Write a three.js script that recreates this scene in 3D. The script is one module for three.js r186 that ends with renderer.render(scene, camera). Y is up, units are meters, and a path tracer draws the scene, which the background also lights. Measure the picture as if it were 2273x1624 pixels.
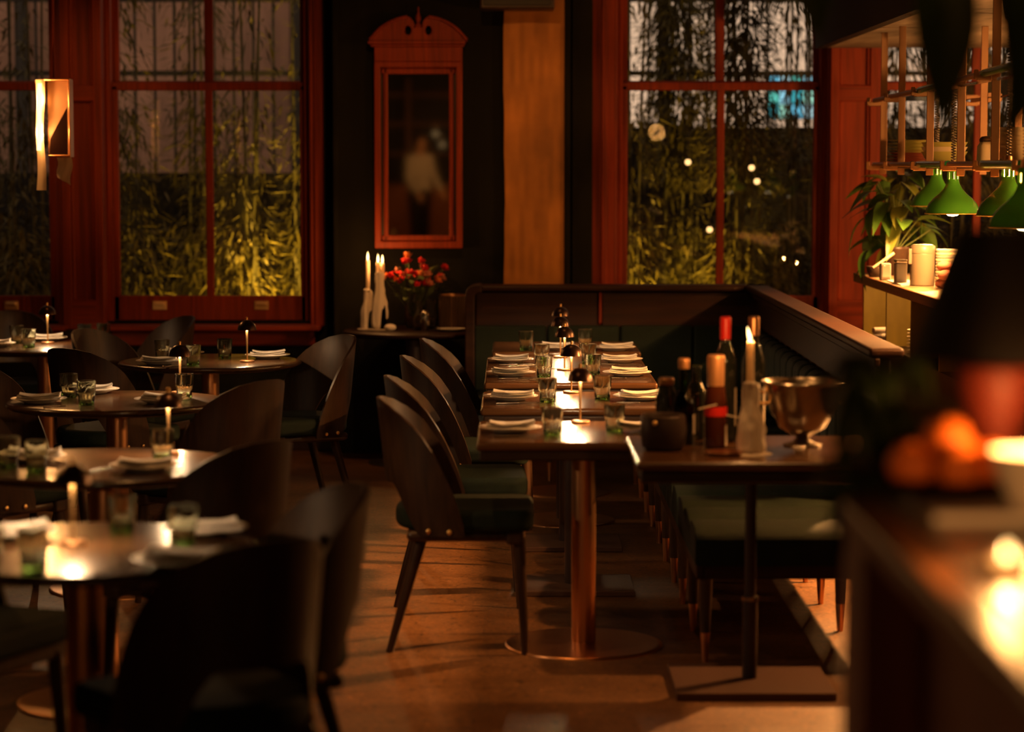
import * as THREE from 'three';
import { RoundedBoxGeometry } from 'three/addons/geometries/RoundedBoxGeometry.js';
import { mergeGeometries } from 'three/addons/utils/BufferGeometryUtils.js';
import { MarchingCubes } from 'three/addons/objects/MarchingCubes.js';

// ---------------------------------------------------------------- camera, sky, exposure
const FPX = 5367, HCAM = 1.67;
const scene = new THREE.Scene();
const camera = new THREE.PerspectiveCamera(2 * Math.atan(812 / FPX) * 180 / Math.PI, 2273 / 1624, 0.1, 120);
camera.position.set(0, HCAM, 0);
camera.rotation.x = -Math.atan(445 / FPX);
camera.focus = 10.4;
camera.userData.fStop = 1.75;
camera.setFocalLength && (camera.filmGauge = 36, camera.fov = 2 * Math.atan(812 / FPX) * 180 / Math.PI);
camera.updateProjectionMatrix();
scene.add(camera);
scene.background = new THREE.Color().setRGB(0.76, 0.49, 0.31);     // dusk sky
const renderer = new THREE.WebGLRenderer();
renderer.toneMapping = THREE.LinearToneMapping;
renderer.toneMappingExposure = 1.0;
renderer.shadowMap.enabled = true;
const WARM = new THREE.Color().setRGB(1.0, 0.42, 0.115), LAMPC = new THREE.Color().setRGB(1.0, 0.6, 0.3);
const I = { table: 0.85, candle: 0.2, kitchen: 11, work: 16, pendant: 1.9, rear: 2.6, down: 9, garden: 46, tealight: 0.24, strip: 0.5 };

// ---------------------------------------------------------------- helpers
let seed = 1234567;
const rnd = () => { seed = (seed * 1664525 + 1013904223) >>> 0; return seed / 4294967296; };
const rr = (a, b) => a + (b - a) * rnd();
const used = {};
function nm(n) { const k = used[n] = (used[n] ?? -1) + 1; return k ? `${n}_${String(k).padStart(3, '0')}` : n; }
const lerp = (a, b, t) => a + (b - a) * t;
const sstep = (a, b, x) => { const t = Math.min(1, Math.max(0, (x - a) / (b - a))); return t * t * (3 - 2 * t); };
function curve(pts, x) { // piecewise smooth table
  if (x <= pts[0][0]) return pts[0][1];
  for (let i = 1; i < pts.length; i++) if (x <= pts[i][0]) { const t = (x - pts[i - 1][0]) / (pts[i][0] - pts[i - 1][0]); return lerp(pts[i - 1][1], pts[i][1], t); }
  return pts[pts.length - 1][1];
}
function ni(g) { return g.index ? g.toNonIndexed() : g; }
function mg(list) {
  const l = list.flat(9).map(ni);
  for (const g of l) for (const k of Object.keys(g.attributes)) if (!['position', 'normal', 'uv'].includes(k)) g.deleteAttribute(k);
  return l.length === 1 ? l[0] : mergeGeometries(l);
}
function uvm(g, s = 1) { // box-projected uv in metres
  g = ni(g); const p = g.attributes.position, n = g.attributes.normal, uv = new Float32Array(p.count * 2);
  for (let i = 0; i < p.count; i += 3) {
    const ax = Math.abs(n.getX(i) + n.getX(i + 1) + n.getX(i + 2)), ay = Math.abs(n.getY(i) + n.getY(i + 1) + n.getY(i + 2)), az = Math.abs(n.getZ(i) + n.getZ(i + 1) + n.getZ(i + 2));
    for (let k = i; k < i + 3; k++) {
      const x = p.getX(k), y = p.getY(k), z = p.getZ(k);
      const [u, v] = ax >= ay && ax >= az ? [z, y] : ay >= az ? [x, z] : [x, y];
      uv[2 * k] = u * s; uv[2 * k + 1] = v * s;
    }
  }
  g.setAttribute('uv', new THREE.BufferAttribute(uv, 2)); return g;
}
const bx = (w, h, d, x = 0, y = 0, z = 0) => new THREE.BoxGeometry(w, h, d).translate(x, y, z);
const rb = (w, h, d, x = 0, y = 0, z = 0, r = 0.005, s = 2) => new RoundedBoxGeometry(w, h, d, s, Math.min(r, w / 2.01, h / 2.01, d / 2.01)).translate(x, y, z);
// box from ranges: x0..x1, y0..y1, depth d0..d1 (metres in front of the camera)
const rg = (x0, x1, y0, y1, d0, d1, r = 0) => r ? rb(x1 - x0, y1 - y0, d1 - d0, (x0 + x1) / 2, (y0 + y1) / 2, -(d0 + d1) / 2, r) : bx(x1 - x0, y1 - y0, d1 - d0, (x0 + x1) / 2, (y0 + y1) / 2, -(d0 + d1) / 2);
const pl = (x0, x1, y0, y1, d) => new THREE.PlaneGeometry(x1 - x0, y1 - y0).translate((x0 + x1) / 2, (y0 + y1) / 2, -d);
const cy = (r1, r0, h, x = 0, y = 0, z = 0, s = 24, open = false) => new THREE.CylinderGeometry(r1, r0, h, s, 1, open).translate(x, y, z);
const la = (pts, s = 40) => new THREE.LatheGeometry(pts.map(p => new THREE.Vector2(p[0], p[1])), s);
const V = (x, y, z) => new THREE.Vector3(x, y, z);
function rod(a, b, r0, r1 = r0, s = 14) {
  const d = b.clone().sub(a), g = new THREE.CylinderGeometry(r1, r0, d.length(), s);
  g.applyQuaternion(new THREE.Quaternion().setFromUnitVectors(V(0, 1, 0), d.normalize()));
  const m = a.clone().add(b).multiplyScalar(0.5); return g.translate(m.x, m.y, m.z);
}
const tube = (pts, r, seg = 24, rs = 8) => new THREE.TubeGeometry(new THREE.CatmullRomCurve3(pts), seg, r, rs);
function grid(nu, nv, f, closeU = false) { // surface f(u,v) -> [x,y,z]
  const g = new THREE.BufferGeometry(), p = [], uv = [], ix = [];
  for (let j = 0; j <= nv; j++) for (let i = 0; i <= nu; i++) { p.push(...f(i / nu, j / nv)); uv.push(i / nu, j / nv); }
  for (let j = 0; j < nv; j++) for (let i = 0; i < nu; i++) { const a = j * (nu + 1) + i, b = a + 1, c = a + nu + 1, d = c + 1; ix.push(a, b, c, b, d, c); }
  g.setAttribute('position', new THREE.Float32BufferAttribute(p, 3)); g.setAttribute('uv', new THREE.Float32BufferAttribute(uv, 2)); g.setIndex(ix); g.computeVertexNormals(); return g;
}
function part(name, geos, mat, parent, label) {
  const g = Array.isArray(geos) ? mg(geos) : geos;
  const m = new THREE.Mesh(g, mat); m.name = name; m.castShadow = m.receiveShadow = true; (parent || scene).add(m);
  if (label) m.userData.label = label; return m;
}
function thing(name, label, category, [x, y, d] = [0, 0, 0], turn = 0, group) {
  const o = new THREE.Group(); o.name = nm(name); o.position.set(x, y, -d); o.rotation.y = turn; o.userData = { label, category };
  if (group) o.userData.group = group; scene.add(o); return o;
}
function single(name, geos, mat, label, category, group) { // a thing that is one mesh
  const m = part(nm(name), geos, mat); m.userData = { label, category }; if (group) m.userData.group = group; return m;
}
function struct(name, geos, mat, label, category = 'structure') { const m = part(name, geos, mat); m.userData = { kind: 'structure', label, category }; return m; }
function structG(name, label, category = 'structure') { const o = new THREE.Group(); o.name = name; o.userData = { kind: 'structure', label, category }; scene.add(o); return o; }
function dup(root, [x, y, d], turn, label, group) {
  const r = root.clone(); r.name = nm(root.name.replace(/_\d{3}$/, '')); r.position.set(x, y, -d); r.rotation.y = turn;
  r.userData = { ...root.userData, label: label ?? root.userData.label, group: group ?? root.userData.group }; scene.add(r); return r;
}
function plight(x, y, d, i, r = 1, col = WARM, dist = 0) {
  const l = new THREE.PointLight(col, i, dist); l.position.set(x, y, -d); l.castShadow = true; l.shadow.radius = r; scene.add(l); return l;
}

// ---------------------------------------------------------------- textures (surface grain only)
function vnoise(seedN) {
  const t = new Float32Array(65536); let s = seedN * 7919 + 13;
  for (let i = 0; i < 65536; i++) { s = (s * 1664525 + 1013904223) >>> 0; t[i] = s / 4294967296; }
  return (x, y, w, h = w) => { // tiles with period w x h
    const xi = Math.floor(x), yi = Math.floor(y), fx = x - xi, fy = y - yi, u = fx * fx * (3 - 2 * fx), v = fy * fy * (3 - 2 * fy);
    const at = (a, b) => t[((((a % w) + w) % w) * 131 + (((b % h) + h) % h) * 7) & 65535];
    return lerp(lerp(at(xi, yi), at(xi + 1, yi), u), lerp(at(xi, yi + 1), at(xi + 1, yi + 1), u), v);
  };
}
const N1 = vnoise(3), N2 = vnoise(11), N3 = vnoise(29);
function tex(size, f, srgb = true, rep = 1) {
  const d = new Uint8Array(size * size * 4);
  for (let y = 0; y < size; y++) for (let x = 0; x < size; x++) {
    const c = f(x / size, y / size), k = (y * size + x) * 4;
    for (let j = 0; j < 3; j++) d[k + j] = Math.max(0, Math.min(255, (Array.isArray(c) ? c[j] : c) * 255)); d[k + 3] = 255;
  }
  const t = new THREE.DataTexture(d, size, size); t.wrapS = t.wrapT = THREE.RepeatWrapping; t.magFilter = THREE.LinearFilter; t.minFilter = THREE.LinearMipmapLinearFilter; t.generateMipmaps = true;
  if (srgb) t.colorSpace = THREE.SRGBColorSpace; t.repeat.set(rep, rep); t.needsUpdate = true; return t;
}
const fbm = (x, y, w, o = 4) => { let a = 0, s = 0.5; for (let i = 0; i < o; i++) { a += s * N1(x, y, w); x *= 2; y *= 2; w *= 2; s *= 0.5; } return a / (1 - Math.pow(0.5, o)); };
const woodF = (u, v) => { const g = N1(u * 64 + 2 * N2(u * 4, v * 2, 4, 2), v * 3, 64, 3), f = N2(u * 256, v * 8, 256, 8), c = N3(u * 9, v * 2, 9, 2); return 0.58 + 0.2 * g + 0.12 * f + 0.16 * c; };
const woodV = tex(512, woodF), woodH = tex(512, (u, v) => woodF(v, u));
const woodBump = tex(512, woodF, false);
const floorMap = tex(1024, (u, v) => {
  const big = fbm(u * 6, v * 6, 6, 4), st = N2(u * 5, v * 60, 5, 60), sp = N3(u * 300, v * 300, 300), sp2 = N1(u * 170, v * 170, 170);
  let l = 0.62 + 0.3 * (big - 0.5) + 0.03 * (st - 0.5) + 0.2 * (sp - 0.5); if (sp2 > 0.86) l -= 0.2; if (sp > 0.92) l += 0.18;
  return [l, l * 0.97, l * 0.94];
});
const floorRough = tex(512, (u, v) => 0.52 + 0.3 * (fbm(u * 8, v * 8, 8, 4) - 0.5) + 0.05 * (N2(u * 6, v * 90, 6, 90) - 0.5), false);
const plasterMap = tex(512, (u, v) => { const a = fbm(u * 4, v * 4, 4, 5), s = N2(u * 40, v * 5, 40, 5); return 0.72 + 0.34 * (a - 0.5) + 0.12 * (s - 0.5); });
const clothMap = tex(256, (u, v) => 0.86 + 0.1 * (N1(u * 120, v * 12, 120, 12) - 0.5) + 0.1 * (N2(u * 12, v * 120, 12, 120) - 0.5));
const clothBump = tex(256, (u, v) => 0.5 + 0.3 * (N1(u * 128, v * 24, 128, 24) - 0.5) + 0.3 * (N2(u * 24, v * 128, 24, 128) - 0.5), false);
const waxBump = tex(256, (u, v) => fbm(u * 10, v * 4, 10, 4), false);

const C = (r, g, b) => new THREE.Color().setRGB(r, g, b);
const mat = (c, rough, o = {}) => new THREE.MeshPhysicalMaterial({ color: c, roughness: rough, side: THREE.DoubleSide, specularIntensity: 0.6, ...o });
const M = {
  floor: mat(C(0.32, 0.15, 0.054), 1, { map: floorMap, roughnessMap: floorRough, roughness: 0.9 }),
  ceiling: mat(C(0.05, 0.035, 0.022), 0.8),
  wall: mat(C(0.0125, 0.0108, 0.006), 0.8, { map: plasterMap, specularIntensity: 0.2 }),
  wallDark: mat(C(0.02, 0.014, 0.009), 0.6, { map: plasterMap }),
  ochre: mat(C(0.66, 0.25, 0.04), 0.6, { map: plasterMap }),
  mahog: mat(C(0.26, 0.032, 0.005), 0.55, { map: woodV, specularIntensity: 0.35 }),
  mahogH: mat(C(0.26, 0.032, 0.005), 0.55, { map: woodH, specularIntensity: 0.35 }),
  darkwood: mat(C(0.03, 0.01, 0.004), 0.5, { map: woodH, specularIntensity: 0.35 }),
  shell: mat(C(0.042, 0.019, 0.008), 0.45, { map: woodV, specularIntensity: 0.4 }),
  chairleg: mat(C(0.06, 0.03, 0.016), 0.35, { map: woodV }),
  green: mat(C(0.009, 0.016, 0.010), 0.8, { map: clothMap, specularIntensity: 0.3 }),
  tabletop: mat(C(0.11, 0.048, 0.018), 0.24, { map: woodH, clearcoat: 0.4, clearcoatRoughness: 0.15 }),
  tabletop2: mat(C(0.095, 0.045, 0.018), 0.26, { map: plasterMap, clearcoat: 0.4, clearcoatRoughness: 0.15 }),
  edge: mat(C(0.03, 0.016, 0.01), 0.4),
  copper: mat(C(0.72, 0.36, 0.17), 0.28, { metalness: 1 }),
  copperDull: mat(C(0.45, 0.24, 0.12), 0.38, { metalness: 1 }),
  brass: mat(C(0.78, 0.5, 0.22), 0.3, { metalness: 1 }),
  blackMetal: mat(C(0.045, 0.03, 0.025), 0.42, { metalness: 0.4 }),
  plateMetal: mat(C(0.09, 0.048, 0.034), 0.6, { metalness: 0.3, specularIntensity: 0.3 }),
  dome: mat(C(0.06, 0.035, 0.027), 0.3, { metalness: 0.85 }),
  domeIn: mat(C(0.7, 0.6, 0.45), 0.5),
  steel: mat(C(0.42, 0.37, 0.31), 0.22, { metalness: 1 }),
  strap: mat(C(0.2, 0.11, 0.055), 0.42, { metalness: 0.7 }),
  porcelain: mat(C(0.75, 0.68, 0.6), 0.25),
  napkin: mat(C(0.82, 0.78, 0.72), 0.9, { map: clothMap, bumpMap: clothBump, bumpScale: 0.0006 }),
  glass: mat(C(0.97, 1, 0.95), 0.02, { transmission: 1, ior: 1.5, thickness: 0.01, attenuationColor: C(0.35, 0.85, 0.2), attenuationDistance: 0.06 }),
  clear: mat(C(1, 1, 1), 0.03, { transmission: 1, ior: 1.5, thickness: 0.01 }),
  greenGlass: mat(C(0.25, 0.55, 0.2), 0.03, { transmission: 1, ior: 1.5, thickness: 0.01, attenuationColor: C(0.05, 0.3, 0.04), attenuationDistance: 0.01 }),
  darkGlass: mat(C(0.012, 0.014, 0.01), 0.06, { specularIntensity: 1 }),
  amber: mat(C(0.05, 0.012, 0.004), 0.06, { specularIntensity: 1 }),
  pane: mat(C(1, 1, 1), 0.0, { transmission: 1, thickness: 0, ior: 1.5 }),
  mirror: mat(C(0.62, 0.58, 0.5), 0.03, { metalness: 1 }),
  wax: mat(C(0.78, 0.68, 0.55), 0.5, { bumpMap: waxBump, bumpScale: 0.006 }),
  taper: mat(C(0.8, 0.68, 0.5), 0.9, { transmission: 0.4, thickness: 0 }),
  flame: mat(C(0, 0, 0), 1, { emissive: C(1, 0.62, 0.22), emissiveIntensity: 9 }),
  led: mat(C(0, 0, 0), 1, { emissive: C(1, 0.6, 0.26), emissiveIntensity: 4.5 }),
  bulb: mat(C(0, 0, 0), 1, { emissive: C(1, 0.72, 0.38), emissiveIntensity: 10 }),
  red: mat(C(0.55, 0.02, 0.015), 0.35),
  label: mat(C(0.5, 0.42, 0.32), 0.7),
  foil: mat(C(0.7, 0.36, 0.16), 0.35, { metalness: 0.7 }),
  leaf: mat(C(0.05, 0.12, 0.015), 0.4, { transmission: 0.25, thickness: 0 }),
  leafY: mat(C(0.15, 0.18, 0.025), 0.4, { transmission: 0.25, thickness: 0 }),
  leafDark: mat(C(0.045, 0.075, 0.014), 0.45),
  herb: mat(C(0.02, 0.032, 0.007), 0.5),
  fascia: mat(C(0.012, 0.006, 0.003), 0.7),
  shrub: mat(C(0.11, 0.092, 0.014), 0.6),
  stem: mat(C(0.08, 0.11, 0.03), 0.6),
  bamboo: mat(C(0.06, 0.055, 0.018), 0.5),
  bambooLeaf: mat(C(0.065, 0.056, 0.009), 0.6),
  iron: mat(C(0.02, 0.018, 0.016), 0.6),
  soil: mat(C(0.02, 0.015, 0.01), 0.9, { map: plasterMap }),
  gardenWall: mat(C(0.016, 0.013, 0.009), 0.8, { map: plasterMap }),
  cream: mat(C(0.78, 0.66, 0.5), 0.85, { map: plasterMap }),
  mauve: mat(C(0.6, 0.36, 0.27), 0.85, { map: plasterMap }),
  enamel: mat(C(0.06, 0.3, 0.03), 0.12, { specularIntensity: 1 }),
  enamelIn: mat(C(0.8, 0.74, 0.55), 0.4),
  rimbrass: mat(C(0.6, 0.5, 0.12), 0.35, { metalness: 0.5 }),
  railGreen: mat(C(0.02, 0.2, 0.07), 0.25, { metalness: 0.4, clearcoat: 0.6 }),
  olive: mat(C(0.42, 0.32, 0.05), 0.6, { map: plasterMap }),
  worktop: mat(C(0.5, 0.36, 0.2), 0.35, { map: plasterMap }),
  soffit: mat(C(0.62, 0.5, 0.36), 0.7, { map: plasterMap }),
  plateGreen: mat(C(0.5, 0.46, 0.12), 0.3), plateRed: mat(C(0.42, 0.12, 0.06), 0.4), plateCream: mat(C(0.7, 0.58, 0.36), 0.35),
  plastic: mat(C(0.28, 0.23, 0.16), 0.35, { transmission: 0.5, thickness: 0 }),
  grey: mat(C(0.3, 0.28, 0.25), 0.5),
  orange: mat(C(0.75, 0.17, 0.02), 0.45, { bumpMap: waxBump, bumpScale: 0.001 }),
  terracotta: mat(C(0.11, 0.014, 0.005), 0.6),
  shade: mat(C(0.010, 0.007, 0.006), 0.8, { map: clothMap }),
  counter: mat(C(0.55, 0.43, 0.32), 0.3, { map: plasterMap }),
  counterWood: mat(C(0.35, 0.14, 0.055), 0.4, { map: woodH }),
  counterFace: mat(C(0.42, 0.14, 0.05), 0.5, { map: woodV }),
  paper: mat(C(0.8, 0.62, 0.4), 0.8, { transmission: 0.45, thickness: 0 }),
  sheet: mat(C(0.085, 0.048, 0.024), 0.45, { metalness: 0.3 }),
  sheetDark: mat(C(0.07, 0.02, 0.012), 0.5),
  petalRed: mat(C(0.5, 0.015, 0.012), 0.6), petalOrange: mat(C(0.6, 0.16, 0.03), 0.6), petalPink: mat(C(0.55, 0.2, 0.12), 0.6), foliage: mat(C(0.07, 0.09, 0.025), 0.6),
};

// ---------------------------------------------------------------- room shell
const DW = 14.15, HC = 3.5;
struct('floor', uvm(rg(-4.7, 4.5, -0.1, 0, -9.7, DW), 0.4), M.floor, 'polished brown speckled concrete floor of the dining room', 'floor');
struct('ceiling', uvm(rg(-4.7, 4.5, HC, HC + 0.12, -9.7, DW + 0.3), 0.5), M.ceiling, 'dark flat ceiling above the dining room', 'ceiling');
struct('wall_left', uvm(rg(-4.7, -4.5, 0, HC, -9.7, DW), 0.5), M.wallDark, 'dark painted side wall beyond the round tables', 'wall');
struct('wall_right', uvm(rg(4.3, 4.5, 0, HC, -9.7, DW), 0.5), M.wallDark, 'dark painted side wall behind the kitchen', 'wall');
struct('wall_rear', uvm(rg(-4.5, 4.3, 0, HC, -9.7, -9.5), 0.5), M.wallDark, 'dark wall opposite the windows, seen in the mirror', 'wall');
const WIN = [[-3.25, 0.564], [-1.776, 0.564], [1.223, 0.577], [2.73, 0.565]];
const Y0 = 0.76, Y1 = 3.15;
{ // wall with four window openings
  const g = [rg(-4.7, 4.5, 0, Y0, DW, DW + 0.28), rg(-4.7, 4.5, Y1, HC, DW, DW + 0.28)];
  let x = -4.7; for (const [c, h] of WIN) { g.push(rg(x, c - h - 0.05, Y0, Y1, DW, DW + 0.28)); x = c + h + 0.05; } g.push(rg(x, 4.5, Y0, Y1, DW, DW + 0.28));
  struct('wall_back', g.map(a => uvm(a, 0.5)), M.wall, 'dark green painted wall between the tall windows', 'wall');
}
const DB = DW - 0.18;
struct('wall_chimney', uvm(rg(-1.02, 0.462, 0, HC, DB, DW), 0.5), M.wall, 'dark green chimney breast carrying the mirror and ochre strip', 'wall');
WIN.forEach(([c, h], i) => {
  const w = structG(`window_${i + 1}`, ['tall mahogany sash window behind the hanging lantern', 'tall mahogany sash window left of the mirror, lit garden behind', 'tall mahogany sash window above the banquette', 'tall mahogany sash window behind the kitchen shelf rack'][i], 'window');
  const wide = i === 2 ? 0.17 : 0.1;
  for (const s of [-1, 1]) {
    const cw = s < 0 ? wide : 0.08, xa = c + s * (h + 0.035), xb = xa + s * cw;
    part('casing', uvm(rg(Math.min(xa, xb), Math.max(xa, xb), Y0 - 0.03, Y1 + 0.1, DW - 0.06, DW + 0.06, 0.012)), M.mahog, w);
    part('bead', uvm(rg(Math.min(xa + s * cw * 0.35, xa + s * cw * 0.55), Math.max(xa + s * cw * 0.35, xa + s * cw * 0.55), Y0 - 0.03, Y1 + 0.1, DW - 0.075, DW - 0.055, 0.008)), M.mahog, w);
    part('jamb', uvm(rg(Math.min(c + s * h, c + s * (h + 0.05)), Math.max(c + s * h, c + s * (h + 0.05)), Y0, Y1, DW + 0.03, DW + 0.26)), M.mahog, w);
  }
  const dl = DW + 0.08, du = DW + 0.14, ym = 2.135;
  const lower = part('lower_sash', [rg(c - h - 0.03, c + h + 0.03, Y0, Y0 + 0.145, dl, dl + 0.045, 0.006), rg(c - h - 0.03, c + h + 0.03, ym - 0.028, ym + 0.02, dl, dl + 0.05, 0.006),
    ...[-1, 1].map(s => rg(c + s * (h - 0.002) - 0.03, c + s * (h - 0.002) + 0.03, Y0, ym, dl, dl + 0.045, 0.006)), rg(c - 0.022, c + 0.022, Y0 + 0.1, ym, dl + 0.002, dl + 0.04, 0.006)].map(g => uvm(g)), M.mahog, w);
  part('upper_sash', [rg(c - h - 0.03, c + h + 0.03, Y1 - 0.07, Y1, du, du + 0.045), rg(c - h - 0.03, c + h + 0.03, ym - 0.02, ym + 0.03, du, du + 0.045, 0.006),
    ...[-1, 1].map(s => rg(c + s * (h - 0.002) - 0.03, c + s * (h - 0.002) + 0.03, ym, Y1, du, du + 0.045)), rg(c - 0.03, c + 0.022, ym, Y1, du + 0.002, du + 0.04, 0.006)].map(g => uvm(g)), M.mahog, w);
  for (const s of [-1, 1]) {
    part('pane', pl(Math.min(c + s * 0.02, c + s * (h - 0.025)), Math.max(c + s * 0.02, c + s * (h - 0.025)), Y0 + 0.14, ym - 0.02, dl + 0.02), M.pane, w, 'clear lower pane');
    part('pane', pl(Math.min(c + s * 0.02, c + s * (h - 0.025)), Math.max(c + s * 0.02, c + s * (h - 0.025)), ym + 0.025, Y1 - 0.06, du + 0.02), M.pane, w, 'clear upper pane');
    part('sash_lift', [rg(c + s * 0.3 - 0.042, c + s * 0.3 + 0.042, 0.822, 0.875, dl - 0.006, dl + 0.002, 0.004), rg(c + s * 0.3 - 0.03, c + s * 0.3 + 0.03, 0.846, 0.866, dl - 0.02, dl - 0.004, 0.006)], M.brass, lower, 'brass sash lift');
  }
  part('sill', uvm(rg(c - h - 0.1, c + h + 0.1, 0.715, 0.745, DW - 0.2, DW + 0.08, 0.01)), M.mahogH, w);
  part('apron', uvm(rg(c - h - 0.06, c + h + 0.06, 0.62, 0.72, DW - 0.05, DW, 0.006)), M.mahogH, w);
});
// panelled pilasters stand between the paired windows
function pilaster(n, xa, xb, label) {
  const w = structG(`trim_${n}`, label, 'pilaster'), f = DW - 0.11, s = 0.052;
  part('recessed_panel', uvm(rg(xa, xb, 0.72, HC, f + 0.03, DW)), M.mahog, w);
  for (const [a, b] of [[xa, xa + s], [xb - s, xb]]) part('stile', uvm(rg(a, b, 0.72, HC, f, f + 0.05, 0.006)), M.mahog, w);
  for (const [a, b] of [[0.72, 0.89], [2.04, 2.13], [3.2, 3.3]]) part('rail', uvm(rg(xa + s - 0.004, xb - s + 0.004, a, b, f + 0.001, f + 0.05, 0.006)), M.mahogH, w);
  for (const [a, b] of [[0.93, 2.0], [2.17, 3.16]]) part('raised_moulding', [[xa + s, xa + s + 0.018], [xb - s - 0.018, xb - s]].map(([p, q]) => uvm(rg(p, q, a - 0.04, b + 0.04, f + 0.012, f + 0.04, 0.008))), M.mahog, w);
  part('dado_panel', uvm(rg(xa - 0.03, xb + 0.03, 0, 0.72, f + 0.02, DW, 0.006)), M.darkwood, w);
}
pilaster(1, -2.61, -2.37, 'panelled mahogany pilaster behind the hanging lantern');
pilaster(2, 1.84, 2.12, 'panelled mahogany pilaster left of the kitchen rack');
struct('trim_3', uvm(rg(-1.03, -1.0, 0, HC, DB - 0.02, DB + 0.02, 0.006)), M.wall, 'thin vertical moulding on the green wall beside the mirror', 'trim');
struct('trim_4', [uvm(rg(0.30, 0.335, 0, HC, DB - 0.05, DB, 0.01)), uvm(rg(0.345, 0.462, 0, HC, DB - 0.04, DB, 0.006))], M.wall, 'dark green moulded board between ochre strip and window', 'trim');
{ // ochre plaster strip with a wavering left edge
  const s = new THREE.Shape(), n = 60; s.moveTo(0.30, 0);
  s.lineTo(0.30, HC); for (let i = n; i >= 0; i--) { const y = HC * i / n; s.lineTo(-0.043 + 0.012 * (N1(y * 3, 1, 64) - 0.5) + 0.006 * (N2(y * 11, 2, 64) - 0.5), y); }
  const g = new THREE.ExtrudeGeometry(s, { depth: 0.03, bevelEnabled: true, bevelSize: 0.003, bevelThickness: 0.003, bevelSegments: 1 }).translate(0, 0, -DB);
  struct('trim_5', uvm(g, 0.9), M.ochre, 'ochre plaster strip running up the wall beside the mirror', 'trim');
}
struct('baseboard_back', uvm(rg(-4.5, -1.03, 0, 0.16, DW - 0.03, DW, 0.006)), M.darkwood, 'dark wooden skirting under the windows', 'baseboard');

// kitchen bulkhead with pale soffit
{
  const b = structG('ceiling_bulkhead', 'dark bulkhead with pale underside hanging over the kitchen counter', 'bulkhead');
  part('fascia', uvm(rg(1.745, 1.80, 2.34, HC, 5.5, DW - 0.12)), M.fascia, b);
  part('soffit_panel', uvm(rg(1.80, 4.3, 2.345, 2.39, 5.5, DW - 0.12), 0.6), M.soffit, b, 'pale soffit board');
  part('end_panel', uvm(rg(1.80, 4.3, 2.39, HC, 5.5, 5.56)), M.wallDark, b);
}

// ---------------------------------------------------------------- garden outside
single('garden_soil', uvm(rg(-14, 14, -0.15, -0.05, DW + 0.28, 40), 0.3), M.soil, 'dark garden soil outside the windows', 'ground').userData.kind = 'structure';
{
  const f = thing('garden_wall', 'low dark garden wall topped by iron railings outside windows', 'wall', [0, 0, 0]);
  part('wall_section', uvm(rg(-9, 0, 0, 1.62, 16.55, 16.75), 0.5), M.gardenWall, f);
  part('wall_section', uvm(rg(0, 9, 0, 1.93, 16.55, 16.75), 0.5), M.gardenWall, f);
  for (const y of [2.28, 2.78]) part('rail', rg(-9, 9, y, y + 0.035, 16.62, 16.65), M.iron, f);
  for (let x = -4.6; x < 4.6; x += 0.135) part('picket', rod(V(x, 1.5, -16.635), V(x, 3.4, -16.635), 0.011, 0.011, 6), M.iron, f);
  for (const x of [-3.95, -1.18, 1.0, 3.2]) part('post', rg(x, x + 0.06, 0, 3.5, 16.6, 16.68), M.iron, f);
}
{
  const b = thing('neighbouring_house', 'mauve rendered house wall beyond the garden railings', 'building', [0, 0, 0]);
  part('wall', uvm(rg(-12, 0.2, 0, 9, 21.5, 23), 0.3), M.mauve, b);
  for (let k = 0; k < 3; k++) part('drainpipe', rod(V(-1.9 - k * 2.4, 0, -21.4), V(-1.9 - k * 2.4, 9, -21.4), 0.05), M.iron, b);
  const c = thing('light_box_sign', 'small blue and teal glowing light box sign on a post beyond the garden', 'sign', [0, 0, 0]);
  part('case', rg(2.50, 3.0, 2.12, 2.56, 23.93, 24.05, 0.01), M.iron, c); part('post', rg(2.72, 2.78, 0, 2.14, 23.96, 24.02), M.iron, c);
  const cols = [[0.05, 0.45, 0.5], [0.35, 0.75, 0.9], [0.1, 0.5, 0.4], [0.6, 0.9, 0.95], [0.15, 0.55, 0.75], [0.4, 0.8, 0.6]].map(q => mat(C(0, 0, 0), 1, { emissive: C(...q), emissiveIntensity: 1.1 }));
  for (let i = 0; i < 4; i++) for (let j = 0; j < 3; j++) part('lit_sign_panel', rg(2.52 + i * 0.118, 2.62 + i * 0.118, 2.14 + j * 0.137, 2.26 + j * 0.137, 23.9, 23.925), cols[(i * 5 + j * 2) % 6], c);
}
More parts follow.
